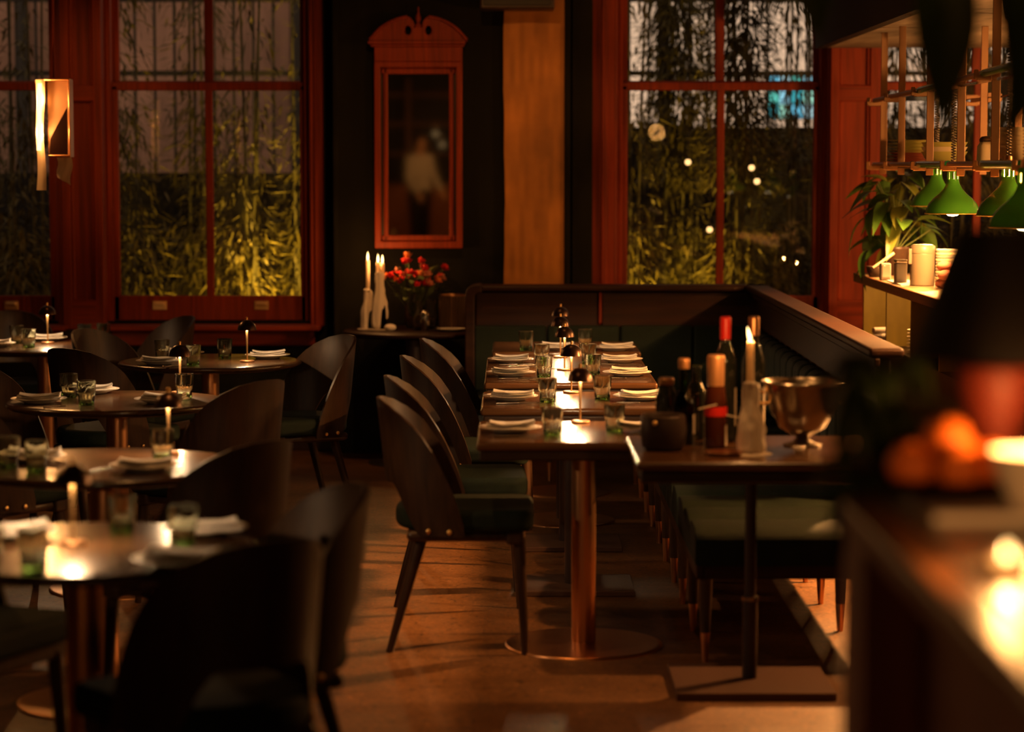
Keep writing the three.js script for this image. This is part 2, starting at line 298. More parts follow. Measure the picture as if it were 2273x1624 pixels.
// bamboo: culms with leaf sprays, every plant its own
{
  const leafG = (L, W) => { const g = new THREE.BufferGeometry(); g.setAttribute('position', new THREE.Float32BufferAttribute([0, 0, 0, W, -0.01, L * 0.35, 0, -0.035, L, -W, -0.01, L * 0.35], 3)); g.setAttribute('uv', new THREE.Float32BufferAttribute([0, 0, 1, 0, 1, 1, 0, 1], 2)); g.setIndex([0, 1, 2, 0, 2, 3]); g.computeVertexNormals(); return g; };
  const base = [leafG(0.10, 0.0085), leafG(0.075, 0.01), leafG(0.13, 0.0075)].map(ni);
  const tuft = (n, y0, y1, spread, dens) => {
    const a = [], m = new THREE.Matrix4(), q = new THREE.Quaternion();
    for (let i = 0; i < n; i++) {
      const y = y0 + (y1 - y0) * Math.pow(rnd(), dens), an = rr(0, 6.28), r = spread * Math.sqrt(rnd());
      q.setFromEuler(new THREE.Euler(rr(-0.4, 1.2), an + rr(-0.8, 0.8), rr(-0.5, 0.5), 'YXZ'));
      m.compose(V(Math.sin(an) * r, y, Math.cos(an) * r), q, V(1, 1, 1).multiplyScalar(rr(0.6, 1.25)));
      a.push(base[i % 3].clone().applyMatrix4(m));
    }
    return mergeGeometries(a);
  };
  const culmGeo = (h, lean, ox, oz) => { const g = [], b = t => V(ox + lean * t * t * h * 0.4, t * h, oz + lean * t * 0.2); for (let i = 0; i < 9; i++) g.push(rod(b(i / 9), b((i + 1) / 9), 0.013 - 0.0008 * i, 0.0125 - 0.0008 * i, 7), rod(b((i + 1) / 9).add(V(0, -0.006, 0)), b((i + 1) / 9).add(V(0, 0.006, 0)), 0.016 - 0.0009 * i, 0.016 - 0.0009 * i, 7)); return mg(g); };
  const clump = (x, d, nTall, dense, label, group, hTop = 3.7) => {
    const o = thing('bamboo_clump', label, 'bamboo', [x, -0.05, d], 0, group), f = [];
    for (let k = 0; k < nTall; k++) { const ox = rr(-0.15, 0.15), oz = rr(-0.09, 0.09), h = rr(hTop - 0.5, hTop); part('culm', culmGeo(h, rr(-0.08, 0.08), ox, oz), M.bamboo, o); f.push(tuft(Math.round(200 * dense), 1.6, h, 0.21, 1).translate(ox * 0.6, 0, oz)); }
    for (let k = 0; k < 3; k++) { const ox = rr(-0.14, 0.14), oz = rr(-0.1, 0.1), h = rr(0.8, 1.5); part('shoot', culmGeo(h, rr(-0.15, 0.15), ox, oz), M.bamboo, o); f.push(tuft(380, 0.1, h, 0.17, 1).translate(ox * 0.6, 0, oz)); }
    f.push(tuft(380, 1.0, 2.1, 0.2, 1));
    part('foliage', mergeGeometries(f), M.bambooLeaf, o).userData.kind = 'stuff';
    part('undergrowth', tuft(1100, 0.05, 1.35, 0.22, 1.5), M.shrub, o).userData.kind = 'stuff';
  };
  for (let i = 0; i < 9; i++) clump(-3.72 + i * 0.34, 15.07 + (i % 2) * 0.72, 3, i < 3 ? 0.7 : i < 6 ? 1.3 : 0.5, 'bamboo clump in the garden bed behind the left windows', 'bamboo behind the left windows');
  for (let i = 0; i < 8; i++) clump(0.72 + i * 0.36, 15.07 + (i % 2) * 0.72, i < 3 ? 4 : 3, [0.5, 6, 5, 1.4, 2.2, 3, 4, 4][i], 'bamboo clump in the garden bed behind the banquette window', 'bamboo behind the banquette');
}
// garden spike lamps that light the bamboo from below
[[-1.36, 14.6, 1.0], [-1.95, 14.62, 0.16], [0.93, 14.6, 0.5]].forEach(([x, d, k], i) => {
  const t = thing('garden_spike_lamp', ['garden spike lamp at the foot of bamboo left of the mirror', 'dim garden spike lamp deeper left among the low bamboo', 'garden spike lamp under the bamboo behind the banquette'][i], 'lamp', [x, -0.05, d]);
  part('spike', rod(V(0, 0, 0), V(0, 0.3, 0), 0.008), M.iron, t);
  part('housing', la([[0.001, 0.28], [0.03, 0.29], [0.035, 0.36], [0.033, 0.36], [0.028, 0.3], [0.001, 0.295]], 20), M.iron, t);
  part('lamp_lens', la([[0.001, 0.345], [0.02, 0.343], [0.027, 0.338]], 16), M.led, t);
  const l = new THREE.SpotLight(new THREE.Color().setRGB(1, 0.54, 0.075), I.garden * k, 0, 0.75, 0.8); l.position.set(x, 0.34, -d); l.target.position.set(x + [0.05, 0, 0.08][i], 1.25, -(d + 0.75)); l.castShadow = true; scene.add(l, l.target);
});
// string of small round bulbs in the garden
for (const [x, y, d] of [[1.452, 1.656, 14.7], [1.485, 1.574, 14.7], [1.2, 1.282, 14.7], [1.066, 1.69, 14.7]]) {
  const t = thing('garden_bulb', 'small round warm festoon bulb hanging among the bamboo', 'lamp', [x, y, d], 0, 'festoon bulbs in the garden');
  part('bulb', new THREE.SphereGeometry(0.019, 14, 10), mat(C(0, 0, 0), 1, { emissive: C(1, 0.55, 0.2), emissiveIntensity: 2 }), t);
  part('socket', cy(0.007, 0.009, 0.026, 0, 0.026, 0, 10), M.iron, t);
  part('cable', rod(V(0, 0.04, 0), V(0, 2.2, 0), 0.003, 0.003, 5), M.iron, t);
}

// ---------------------------------------------------------------- chairs
function shellGeo() {
  const T = [[0, 0.87], [15, 0.867], [30, 0.853], [45, 0.822], [55, 0.788], [62, 0.755], [70, 0.698], [76, 0.644], [82, 0.575], [86, 0.52], [90, 0.45]];
  const B = a => lerp(0.585, 0.412, sstep(26, 56, a));
  const pt = (a, t, off) => {
    const aa = Math.abs(a), r = a * Math.PI / 180, top = curve(T, aa), bot = B(aa), y = lerp(bot, top, t);
    const fx = 0.262, lz = 0.238, x = -0.265 + fx * (1 - Math.cos(r)), z = lz * Math.sin(r);
    const nx = -Math.cos(r) / fx, nz = Math.sin(r) / lz, L = Math.hypot(nx, nz), lean = 0.11 * (y - 0.45) * (0.4 + 0.6 * Math.cos(r));
    return [x + off * nx / L - lean, y, z + off * nz / L + 0.05 * (y - 0.45) * Math.sin(r)];
  };
  const nu = 72, nv = 14, A = u => (u * 2 - 1) * 90, th = 0.012;
  const outer = grid(nu, nv, (u, v) => pt(A(u), v, 0)), inner = grid(nu, nv, (u, v) => pt(A(1 - u), v, -th));
  const top = grid(nu, 1, (u, v) => pt(A(u), 1, -th * v)), bot = grid(nu, 1, (u, v) => pt(A(1 - u), 0, -th * v));
  const e1 = grid(1, nv, (u, v) => pt(-90, v, -th * (1 - u))), e2 = grid(1, nv, (u, v) => pt(90, v, -th * u));
  return mg([outer, inner, top, bot, e1, e2]);
}
function cushionGeo() {
  const s = new THREE.Shape(); s.moveTo(0.17, -0.205); s.quadraticCurveTo(0.215, -0.205, 0.215, -0.15); s.lineTo(0.215, 0.15); s.quadraticCurveTo(0.215, 0.205, 0.17, 0.205);
  s.lineTo(-0.05, 0.2); s.quadraticCurveTo(-0.225, 0.19, -0.225, 0); s.quadraticCurveTo(-0.225, -0.19, -0.05, -0.2); s.lineTo(0.17, -0.205);
  const g = new THREE.ExtrudeGeometry(s, { depth: 0.025, bevelEnabled: true, bevelSize: 0.02, bevelThickness: 0.025, bevelSegments: 5, curveSegments: 14 });
  g.rotateX(-Math.PI / 2).translate(0, 0.452, 0); return uvm(g, 4);
}
const chairGeo = {
  seat: cushionGeo(), shell: shellGeo(),
  frame: uvm(mg([rb(0.40, 0.04, 0.37, 0.0, 0.408, 0, 0.02), rb(0.06, 0.05, 0.40, 0.17, 0.405, 0, 0.012)])),
  legs: [[0.185, 0.165, 0.205, 0.185], [0.185, -0.165, 0.205, -0.185], [-0.15, 0.12, -0.262, 0.14], [-0.15, -0.12, -0.262, -0.14]].map(([a, b, c, d]) => rod(V(c, 0, d), V(a, 0.40, b), 0.0125, 0.021, 16)),
  bolts: [-1, 1].flatMap(s => [[-0.135, 0.43, 62.5], [-0.03, 0.43, 79]].map(([x, y, a]) => {
    const r = a * Math.PI / 180 * s, X = -0.265 + 0.262 * (1 - Math.cos(r)), Z = 0.238 * Math.sin(r);
    return new THREE.SphereGeometry(0.009, 12, 8).scale(1, 1, 0.5).rotateY(0).translate(X, y, Z + s * 0.003);
  })),
};
function buildChair() {
  const t = new THREE.Group();
  part('seat_cushion', chairGeo.seat, M.green, t, 'dark green upholstered seat'); part('seat_frame', chairGeo.frame, M.chairleg, t);
  part('backrest', chairGeo.shell, M.shell, t, 'curved plywood back wrapping the seat');
  chairGeo.legs.forEach(g => part('leg', g, M.chairleg, t)); chairGeo.bolts.forEach(g => part('bolt', g, M.brass, t, 'brass bolt head'));
  return t;
}
const chair0 = buildChair();
function chair(x, d, dx, dd, label, group) { // faces (dx, dd): right and away
  const c = chair0.clone(); c.name = nm('dining_chair'); c.position.set(x, 0, -d); c.rotation.y = Math.atan2(dd, dx); c.userData = { label, category: 'chair' }; if (group) c.userData.group = group; scene.add(c); return c;
}
const SQ = ['beside the bottle stand', 'second from the bottle stand', 'third from the bottle stand', 'fourth from the bottle stand', 'against the banquette end'];
const RD = ['fifth from the window wall', 'fourth from the window wall', 'third from the window wall', 'second from the window wall', 'under the hanging lantern'];
const CC = 'dark curved-back chair';
chair(-0.16, 8.36, 1, 0, `${CC} drawn up to the square table ${SQ[0]}`);
chair(-0.18, 9.22, 1, 0.03, `${CC} drawn up to the square table ${SQ[1]}`);
chair(-0.165, 10.2, 1, 0, `${CC} drawn up to the square table ${SQ[2]}`);
chair(-0.12, 11.2, 1, -0.03, `${CC} drawn up to the square table ${SQ[3]}`);
chair(-0.66, 5.95, -0.93, -0.37, `${CC} on aisle side of round table ${RD[0]}, facing lamp`);
chair(-0.70, 5.38, -0.62, 0.78, `${CC} seen from behind at round table ${RD[0]}`);
chair(-1.44, 6.2, 0.9, -0.42, `${CC} across from the aisle at round table ${RD[0]}`);
chair(-0.95, 7.2, -0.8, 0.6, `${CC} on aisle side of round table ${RD[1]}`);
chair(-1.16, 9.2, -0.82, 0.58, `${CC} on aisle side of round table ${RD[2]}`);
chair(-2.0, 9.75, 0.88, -0.4, `${CC} beside the window side of round table ${RD[2]}`);
chair(-1.94, 8.93, 0.55, 0.8, `${CC} turned away at round table ${RD[2]}`);
chair(-1.03, 11.3, -0.84, -0.54, `${CC} on aisle side of round table ${RD[3]}`);
chair(-1.8, 10.85, 0.57, 0.82, `${CC} turned away at round table ${RD[3]}`);
chair(-1.85, 11.75, 0.9, -0.45, `${CC} beside the window side of round table ${RD[3]}`);
chair(-1.98, 12.75, -0.85, -0.5, `${CC} on aisle side of round table ${RD[4]}`);
chair(-2.7, 13.1, 0.3, -0.95, `${CC} between the window sill and round table ${RD[4]}`);

// ---------------------------------------------------------------- tables
const TY = 0.75;
const sqTop = uvm(mg([rb(0.74, 0.03, 0.70, 0, TY - 0.015, 0, 0.012, 3)]), 1.2), sqApron = rb(0.72, 0.035, 0.68, 0, TY - 0.045, 0, 0.008);
const discBase = r => la([[0.0, 0.014], [r * 0.3, 0.0135], [r * 0.96, 0.010], [r, 0.006], [r, 0]], 64);
function squareTable(i, x, d, base, metal) {
  const t = thing('square_table', `square dark wood pedestal table ${SQ[i]}`, 'table', [x, 0, d]);
  part('tabletop', sqTop, M.tabletop, t); part('edge_band', sqApron, M.edge, t);
  part('pedestal', cy(0.042, 0.042, TY - 0.07, 0, (TY - 0.06) / 2, 0, 32), metal, t); part('top_flange', cy(0.11, 0.11, 0.012, 0, TY - 0.068, 0), M.blackMetal, t);
  if (base === 'disc') part('base_plate', discBase(i ? 0.235 : 0.275), i ? M.copperDull : M.copper, t, 'round copper base plate');
  else part('base_plate', rb(0.46, 0.022, 0.40, 0, 0.011, 0, 0.004), M.plateMetal, t, 'flat dark metal base plate');
  return t;
}
const TS = [[0.25, 8.35, 'disc', M.copper], [0.25, 9.49, 'plate', M.blackMetal], [0.25, 10.58, 'plate', M.blackMetal], [0.25, 11.31, 'disc', M.blackMetal], [0.27, 12.3, 'disc', M.blackMetal]];
TS.forEach(([x, d, b, m], i) => squareTable(i, x, d, b, m));
const rdTop = uvm(la([[0, TY], [0.405, TY], [0.425, TY - 0.003], [0.432, TY - 0.012], [0.425, TY - 0.024], [0.38, TY - 0.034], [0, TY - 0.034]], 72), 1.2);
const RS = [[-1.04, 5.8], [-1.27, 7.45], [-1.557, 9.48], [-1.43, 11.42], [-2.4, 12.4]];
RS.forEach(([x, d], i) => {
  const t = thing('round_table', `round dark pedestal table ${RD[i]}`, 'table', [x, 0, d]);
  part('tabletop', rdTop, M.tabletop2, t); part('pedestal', cy(0.042, 0.042, TY - 0.06, 0, (TY - 0.04) / 2, 0, 32), M.copper, t, 'copper tube');
  part('top_flange', cy(0.12, 0.12, 0.012, 0, TY - 0.04, 0), M.blackMetal, t); part('base_plate', discBase(0.275), M.copperDull, t);
});

// ---------------------------------------------------------------- table settings
const glassGeo = la([[0, 0.001], [0.0275, 0], [0.0298, 0.003], [0.0318, 0.046], [0.0352, 0.0495], [0.0368, 0.095], [0.0358, 0.0965], [0.0348, 0.095], [0.0334, 0.0525], [0.0298, 0.048], [0.0272, 0.012], [0, 0.0105]], 36);
{ // ribs on the lower half of the tumbler
  const p = glassGeo.attributes.position; for (let i = 0; i < p.count; i++) { const y = p.getY(i), x = p.getX(i), z = p.getZ(i), r = Math.hypot(x, z); if (r > 0.0262 && y < 0.047 && y > 0.001) { const k = 1 + 0.025 * Math.cos(12 * Math.atan2(z, x)); p.setX(i, x * k); p.setZ(i, z * k); } }
  glassGeo.computeVertexNormals();
}
const glass0 = new THREE.Mesh(glassGeo, M.glass);
function tumbler(x, d, where, side) { const o = single('tumbler', glassGeo, M.glass, `ribbed water tumbler on the ${side} of ${where}`, 'glass', `tumblers on ${where}`); o.position.set(x, TY + 0.0005, -d); return o; }
const plateGeo = la([[0, 0.004], [0.05, 0.004], [0.055, 0], [0.06, 0.004], [0.085, 0.013], [0.108, 0.018], [0.108, 0.0195], [0.084, 0.016], [0.058, 0.008], [0, 0.008]], 48);
function napkinGeo(sd) { // soft roll-folded cloth: three uneven layers, ends lifted
  const q = vnoise(sd), L = 0.165, W = 0.082, g = [];
  for (let k = 0; k < 3; k++) {
    const dx = (q(k, 1, 64) - 0.5) * 0.022, dz = (q(k, 2, 64) - 0.5) * 0.014, tw = (q(k, 4, 64) - 0.5) * 0.12, sh = 1.04 - 0.05 * k, y0 = k * 0.0072;
    const f = (u, v, o) => {
      const e = Math.abs(u - 0.5) * 2, x = (u - 0.5) * L * sh + dx, z = (v - 0.5) * W * sh * (1 - 0.08 * Math.sin(u * 7 + k)) + dz;
      const wave = 0.0055 * (q(u * 3.5 + k, v * 2, 64) - 0.5) + 0.009 * Math.pow(e, 2.2) * (0.35 + 0.3 * k), th = 0.0035 * Math.sqrt(Math.max(0, 1 - Math.pow(Math.abs(v - 0.5) * 2, 4)));
      return [x + z * tw, y0 + 0.0028 + wave + o * th, z - x * tw];
    };
    g.push(grid(26, 12, (u, v) => f(u, v, 1)), grid(26, 12, (u, v) => f(1 - u, v, -1)), grid(12, 1, (u, v) => f(0, u, v * 2 - 1)), grid(12, 1, (u, v) => f(1, u, 1 - v * 2)));
  }
  return mg(g);
}
const napkins = [5, 17, 23].map(napkinGeo);
let nk = 0;
function setting(x, d, turn, where, side, opt = {}) {
  const p = single('plate', plateGeo, M.porcelain, `white side plate on the ${side} of ${where}`, 'plate', `plates on ${where}`); p.position.set(x, TY + 0.0005, -d);
  const n = single('napkin', napkins[nk++ % 3], M.napkin, `folded white napkin on the ${side} of ${where}`, 'napkin', `napkins on ${where}`);
  n.position.set(x + (opt.nx || 0), TY + 0.0125, -d + (opt.nd || 0)); n.rotation.y = turn;
}
const forkGeo = mg([rb(0.11, 0.002, 0.008, -0.03, 0.003, 0, 0.001), rb(0.03, 0.002, 0.02, 0.04, 0.004, 0, 0.001), ...[-0.0075, -0.0025, 0.0025, 0.0075].map(z => rb(0.035, 0.0018, 0.003, 0.07, 0.005, z, 0.0008))]);
const knifeGeo = mg([rb(0.09, 0.006, 0.012, -0.05, 0.0035, 0, 0.003), rb(0.1, 0.0018, 0.016, 0.045, 0.0035, 0.002, 0.0008)]);
function cutlery(kind, x, d, turn, where, side = '') {
  const o = single(kind, kind === 'fork' ? forkGeo : knifeGeo, M.steel, `steel ${kind} on ${side ? `the ${side} of ` : ''}${where}`, kind, `${kind}s on ${where}`); o.position.set(x, TY + 0.0005, -d); o.rotation.y = turn;
}
// mushroom table lamp: base, stem, dome and light
const lampGeo = {
  base: la([[0, 0], [0.034, 0], [0.035, 0.003], [0.034, 0.007], [0.03, 0.008], [0, 0.008]], 36),
  stem: la([[0.0036, 0.006], [0.0036, 0.05], [0.0045, 0.09], [0.0062, 0.145], [0.0062, 0.152], [0, 0.152]], 20),
  dome: la([[0.0005, 0.197], [0.008, 0.1965], [0.019, 0.192], [0.029, 0.182], [0.0365, 0.168], [0.040, 0.150]], 40),
  inner: la([[0.0005, 0.194], [0.018, 0.189], [0.0275, 0.180], [0.035, 0.167], [0.0392, 0.150]], 40),
  led: la([[0.008, 0.166], [0.02, 0.166], [0.02, 0.169]], 24),
  knob: la([[0, 0.212], [0.004, 0.211], [0.0055, 0.206], [0.004, 0.2], [0.006, 0.196]], 16),
};
for (const k of ['dome', 'inner', 'led']) lampGeo[k].scale(1.13, 1, 1.13);
function tableLamp(x, d, where, k = 1) {
  const t = thing('table_lamp', `small dark mushroom table lamp on ${where}`, 'lamp', [x, TY + 0.0005, d]);
  part('base', lampGeo.base, M.copperDull, t); part('stem', lampGeo.stem, M.brass, t, 'slim tapering brass stem'); const dm = part('lamp_shade', lampGeo.dome, M.dome, t, 'dark metal dome');
  part('lining', lampGeo.inner, M.domeIn, dm, 'pale inside of the dome'); part('light_disc', lampGeo.led, M.led, t, 'glowing ring under the dome'); part('finial', lampGeo.knob, M.brass, t, 'brass finial');
  plight(x, TY + 0.157, d - 0.012, I.table * k, 0.5, LAMPC);
}
TS.forEach(([x, d], i) => {
  const w = `the square table ${SQ[i]}`, f = i < 4;
  if (f) {
    setting(x - 0.255, d - 0.02, rr(-0.06, 0.06), w, 'chair side'); setting(x + 0.255, d - 0.01, rr(-0.08, 0.08), w, 'bench side', { nx: i ? 0 : -0.06 });
    tumbler(x - 0.112, d - 0.14, w, 'chair side'); tumbler(x + 0.105, d + (i === 3 ? -0.12 : -0.02), w, 'bench side');
    tableLamp(x - 0.005 - i * 0.004, d + 0.29, w);
    cutlery('knife', x - 0.22, d - 0.165, 0.25, w, 'chair side'); cutlery('fork', x - 0.2, d - 0.235, 0.45, w, 'chair side'); cutlery('knife', x + 0.25, d - 0.155, -0.1, w, 'bench side'); cutlery('fork', x + 0.25, d - 0.2, 3.1, w, 'bench side');
  } else {
    setting(x - 0.05, d - 0.24, 0.05, w, 'chair side'); setting(x + 0.24, d - 0.26, -0.05, w, 'bench side', { nx: 0.01 });
    tumbler(x - 0.2, d - 0.26, w, 'chair side'); tumbler(x + 0.1, d - 0.12, w, 'bench side'); tableLamp(x - 0.02, d + 0.1, w);
    cutlery('fork', x + 0.12, d - 0.27, 1.5, w);
  }
});
const R = i => `the round table ${RD[i]}`;
const A = 'aisle end', WE = 'window end', EE = 'entrance end', FS = 'far side';
const lay = (i, plates, glasses) => { plates.forEach(([x, d, t, sd]) => setting(x, d, t, R(i), sd)); glasses.forEach(([x, d, sd]) => tumbler(x, d, R(i), sd)); };
lay(0, [[-0.77, 6.0, 0.1, WE], [-0.77, 5.53, -0.15, A], [-1.24, 5.95, 0.2, FS]], [[-0.98, 6.02, WE], [-0.80, 5.82, A], [-1.09, 5.45, EE], [-1.21, 5.52, FS]]); tableLamp(-1.07, 5.84, R(0), 1.1);
cutlery('knife', -0.67, 5.66, 0.7, R(0)); cutlery('fork', -0.92, 5.47, 1.2, R(0));
lay(1, [[-1.11, 7.27, 0.1, A], [-1.5, 7.5, 0.1, FS]], [[-1.095, 7.52, A], [-1.43, 7.22, EE], [-1.535, 7.32, FS]]); tableLamp(-1.10, 7.70, R(1), 1.3); cutlery('knife', -1.25, 7.3, 1.3, R(1)); cutlery('fork', -1.36, 7.25, 1.1, R(1));
lay(2, [[-1.84, 9.36, 0.05, FS], [-1.70, 9.76, 0.15, WE], [-1.36, 9.35, -0.1, A]], [[-1.76, 9.56, FS], [-1.635, 9.25, EE], [-1.30, 9.55, A]]); tableLamp(-1.345, 9.76, R(2), 1.4); cutlery('knife', -1.70, 9.2, 0.5, R(2)); cutlery('fork', -1.68, 9.15, 0.2, R(2));
lay(3, [[-1.17, 11.54, 0.1, A], [-1.64, 11.2, 0.05, EE], [-1.60, 11.68, 0.2, WE]], [[-1.37, 11.50, A], [-1.47, 11.11, EE], [-1.66, 11.44, FS]]); tableLamp(-1.245, 11.33, R(3), 0.7); cutlery('fork', -1.31, 11.6, 1.0, R(3)); cutlery('knife', -1.53, 11.08, 0.8, R(3));
lay(4, [[-2.45, 12.70, 0.1, WE], [-2.64, 12.3, 0.05, FS]], [[-2.445, 12.2, EE], [-2.56, 12.47, FS], [-2.225, 12.56, A], [-2.14, 12.64, WE]]); tableLamp(-2.41, 12.52, R(4)); cutlery('fork', -2.46, 12.08, 0.3, R(4));

// ---------------------------------------------------------------- banquette
{
  const b = thing('banquette', 'dark wood corner banquette with green channel-tufted seat and tapered legs', 'banquette', [0, 0, 0]);
  const ch = (w, h, d) => { // puffy channel: rounded across its width
    const s = new THREE.Shape(), a = d / 2 - 0.004; s.moveTo(-a, 0); s.lineTo(a, 0); s.lineTo(a, h * 0.5); s.bezierCurveTo(a, h * 0.82, a * 0.7, h, 0, h); s.bezierCurveTo(-a * 0.7, h, -a, h * 0.82, -a, h * 0.5); s.lineTo(-a, 0);
    return new THREE.ExtrudeGeometry(s, { depth: w - 0.08, bevelEnabled: true, bevelSize: 0.003, bevelThickness: 0.04, bevelSegments: 5, curveSegments: 10 }).translate(0, 0, -(w - 0.08) / 2);
  };
  const c1 = uvm(ch(0.70, 0.125, 0.3).rotateY(Math.PI / 2), 4), c2 = uvm(ch(0.5, 0.125, 0.3), 4);
  for (let d = 8.17; d < 13.0; d += 0.3) part('seat_channel', c1.clone().translate(0.965, 0.335, -d), M.green, b);
  for (let x = -0.06; x < 0.6; x += 0.3) part('seat_channel', c2.clone().translate(x, 0.335, -12.93), M.green, b);
  part('seat_rail', [uvm(rg(0.618, 0.645, 0.285, 0.37, 8.03, 13.2, 0.006)), uvm(rg(0.645, 1.29, 0.285, 0.335, 8.03, 13.2, 0.006))], M.darkwood, b);
  part('seat_rail', uvm(rg(-0.2, 0.64, 0.285, 0.335, 12.68, 13.2, 0.006)), M.darkwood, b);
  const leg = (x, d) => { const l = part('leg', rod(V(x, 0.10, -d), V(x, 0.30, -d), 0.0165, 0.024, 16), M.chairleg, b); part('leg_tip', rod(V(x, 0, -d), V(x, 0.10, -d), 0.0105, 0.0168, 16), M.copper, l, 'copper leg tip'); };
  [8.06, 8.6, 9.14, 9.62, 10.14, 10.63, 11.13, 11.6, 12.1, 12.64].forEach(d => { leg(0.652, d); leg(1.18, d); });
  for (const x of [-0.15, 0.2]) leg(x, 12.75);
  // backs: upholstered vertical channels, wooden panel, cap rail
  const v1 = uvm(rb(0.09, 0.36, 0.236, 0, 0, 0, 0.044, 4), 4), v2 = uvm(rb(0.395, 0.36, 0.05, 0, 0, 0, 0.015, 3), 4);
  for (let d = 8.8; d < 13.0; d += 0.24) part('back_channel', v1.clone().translate(1.275, 0.64, -d), M.green, b);
  for (let x = -0.01; x < 1.25; x += 0.4) part('back_cushion', v2.clone().translate(x, 0.62, -13.19), M.green, b);
  part('back_panel', uvm(rg(1.31, 1.36, 0.46, 0.985, 8.65, 13.28, 0.01)), M.darkwood, b);
  part('back_panel', [uvm(rg(-0.2, 0.475, 0.30, 0.985, 13.22, 13.27, 0.01)), uvm(rg(0.49, 1.34, 0.30, 0.985, 13.22, 13.27, 0.01))], M.darkwood, b);
  part('panel_joint', uvm(rg(0.474, 0.491, 0.81, 0.985, 13.205, 13.25, 0.003)), M.mahog, b);
  part('cap_rail', [uvm(rg(1.275, 1.40, 0.985, 1.02, 8.6, 13.32, 0.014)), uvm(rg(1.295, 1.315, 0.955, 0.985, 8.6, 13.28, 0.006))], M.darkwood, b);
  part('cap_rail', uvm(rg(-0.17, 1.40, 0.985, 1.02, 13.15, 13.32, 0.014)), M.darkwood, b);
  const arc = new THREE.Shape(); arc.moveTo(-0.25, 0.0); arc.lineTo(-0.25, 0.95); arc.quadraticCurveTo(-0.25, 1.02, -0.17, 1.02); arc.lineTo(-0.17, 0.985); arc.quadraticCurveTo(-0.21, 0.985, -0.21, 0.94); arc.lineTo(-0.21, 0); arc.lineTo(-0.25, 0);
  part('end_post', uvm(new THREE.ExtrudeGeometry(arc, { depth: 0.14, bevelEnabled: true, bevelSize: 0.006, bevelThickness: 0.006, bevelSegments: 2 }).translate(0, 0, -13.29)), M.darkwood, b);
}

// ---------------------------------------------------------------- mirror and speaker on the wall
{
  const X = -0.536, D = DB - 0.012, m = thing('wall_mirror', 'tall mahogany framed mirror with broken arched pediment above the flower table', 'mirror', [X, 0, D]);
  const P = (n, g, mt, l) => part(n, g, mt, m, l);
  const hw = 0.252, yb = 1.195, yt = 2.26;
  const fr = (x0, x1, y0, y1, z0, z1, r = 0.006) => uvm(rb(x1 - x0, y1 - y0, z1 - z0, (x0 + x1) / 2, (y0 + y1) / 2, (z0 + z1) / 2, r));
  P('stile', fr(-hw, -hw + 0.036, yb, yt, 0, 0.058), M.mahog); P('stile', fr(hw - 0.036, hw, yb, yt, 0, 0.058), M.mahog);
  P('inner_bead', [fr(-hw + 0.05, -hw + 0.078, yb + 0.04, yt - 0.03, 0, 0.034, 0.01), fr(hw - 0.078, hw - 0.05, yb + 0.04, yt - 0.03, 0, 0.034, 0.01), fr(-hw + 0.04, hw - 0.04, yb + 0.04, yb + 0.075, 0, 0.034, 0.01), fr(-hw + 0.04, hw - 0.04, yt - 0.07, yt - 0.03, 0, 0.034, 0.01)], M.mahog);
  P('rail', fr(-hw, hw, yb, yb + 0.04, 0, 0.06), M.mahog); P('rail', fr(-hw, hw, yt - 0.032, yt + 0.0, 0, 0.06), M.mahog);
  P('frieze', fr(-hw, hw, yt, yt + 0.1, 0, 0.045), M.mahog);
  P('cornice', [fr(-hw - 0.035, hw + 0.018, yt + 0.1, yt + 0.118, 0, 0.075), fr(-hw - 0.02, hw + 0.01, yt + 0.085, yt + 0.102, 0, 0.06)], M.mahog);
  const s = new THREE.Shape(), w = hw + 0.026, y = yt + 0.118; s.moveTo(-w, y); s.lineTo(w, y); s.bezierCurveTo(w * 0.8, y + 0.07, w * 0.5, y + 0.125, 0.055, y + 0.135); s.bezierCurveTo(0.03, y + 0.12, 0.02, y + 0.09, 0.03, y + 0.075); s.lineTo(-0.03, y + 0.075); s.bezierCurveTo(-0.02, y + 0.09, -0.03, y + 0.12, -0.055, y + 0.135); s.bezierCurveTo(-w * 0.5, y + 0.125, -w * 0.8, y + 0.07, -w, y);
  for (const k of [-1, 1]) { const h = new THREE.Path(); h.absellipse(k * 0.058, y + 0.06, 0.022, 0.03, 0, Math.PI * 2, true); s.holes.push(h); }
  P('pediment', uvm(new THREE.ExtrudeGeometry(s, { depth: 0.035, bevelEnabled: true, bevelSize: 0.004, bevelThickness: 0.006, bevelSegments: 2, curveSegments: 20 })), M.mahog);
  for (const k of [-1, 1]) P('pediment_moulding', tube([V(k * w, y + 0.006, 0.04), V(k * w * 0.75, y + 0.078, 0.04), V(k * w * 0.45, y + 0.122, 0.04), V(k * 0.06, y + 0.137, 0.04)], 0.01, 20, 8), M.mahog);
  P('finial', la([[0, y + 0.20], [0.006, y + 0.185], [0.004, y + 0.165], [0.013, y + 0.145], [0.018, y + 0.125], [0.008, y + 0.105], [0.02, y + 0.09], [0.02, y + 0.075]], 18).translate(0, 0, 0.018), M.mahog);
  const gl = new THREE.PlaneGeometry(0.372, yt - yb - 0.12); gl.rotateX(0.0082).translate(0, (yb + yt) / 2 + 0.003, 0.024);
  P('mirror_glass', gl, M.mirror, 'silvered mirror glass');
  P('backing', fr(-hw + 0.03, hw - 0.03, yb + 0.02, yt - 0.02, 0, 0.012, 0.003), M.edge);
}
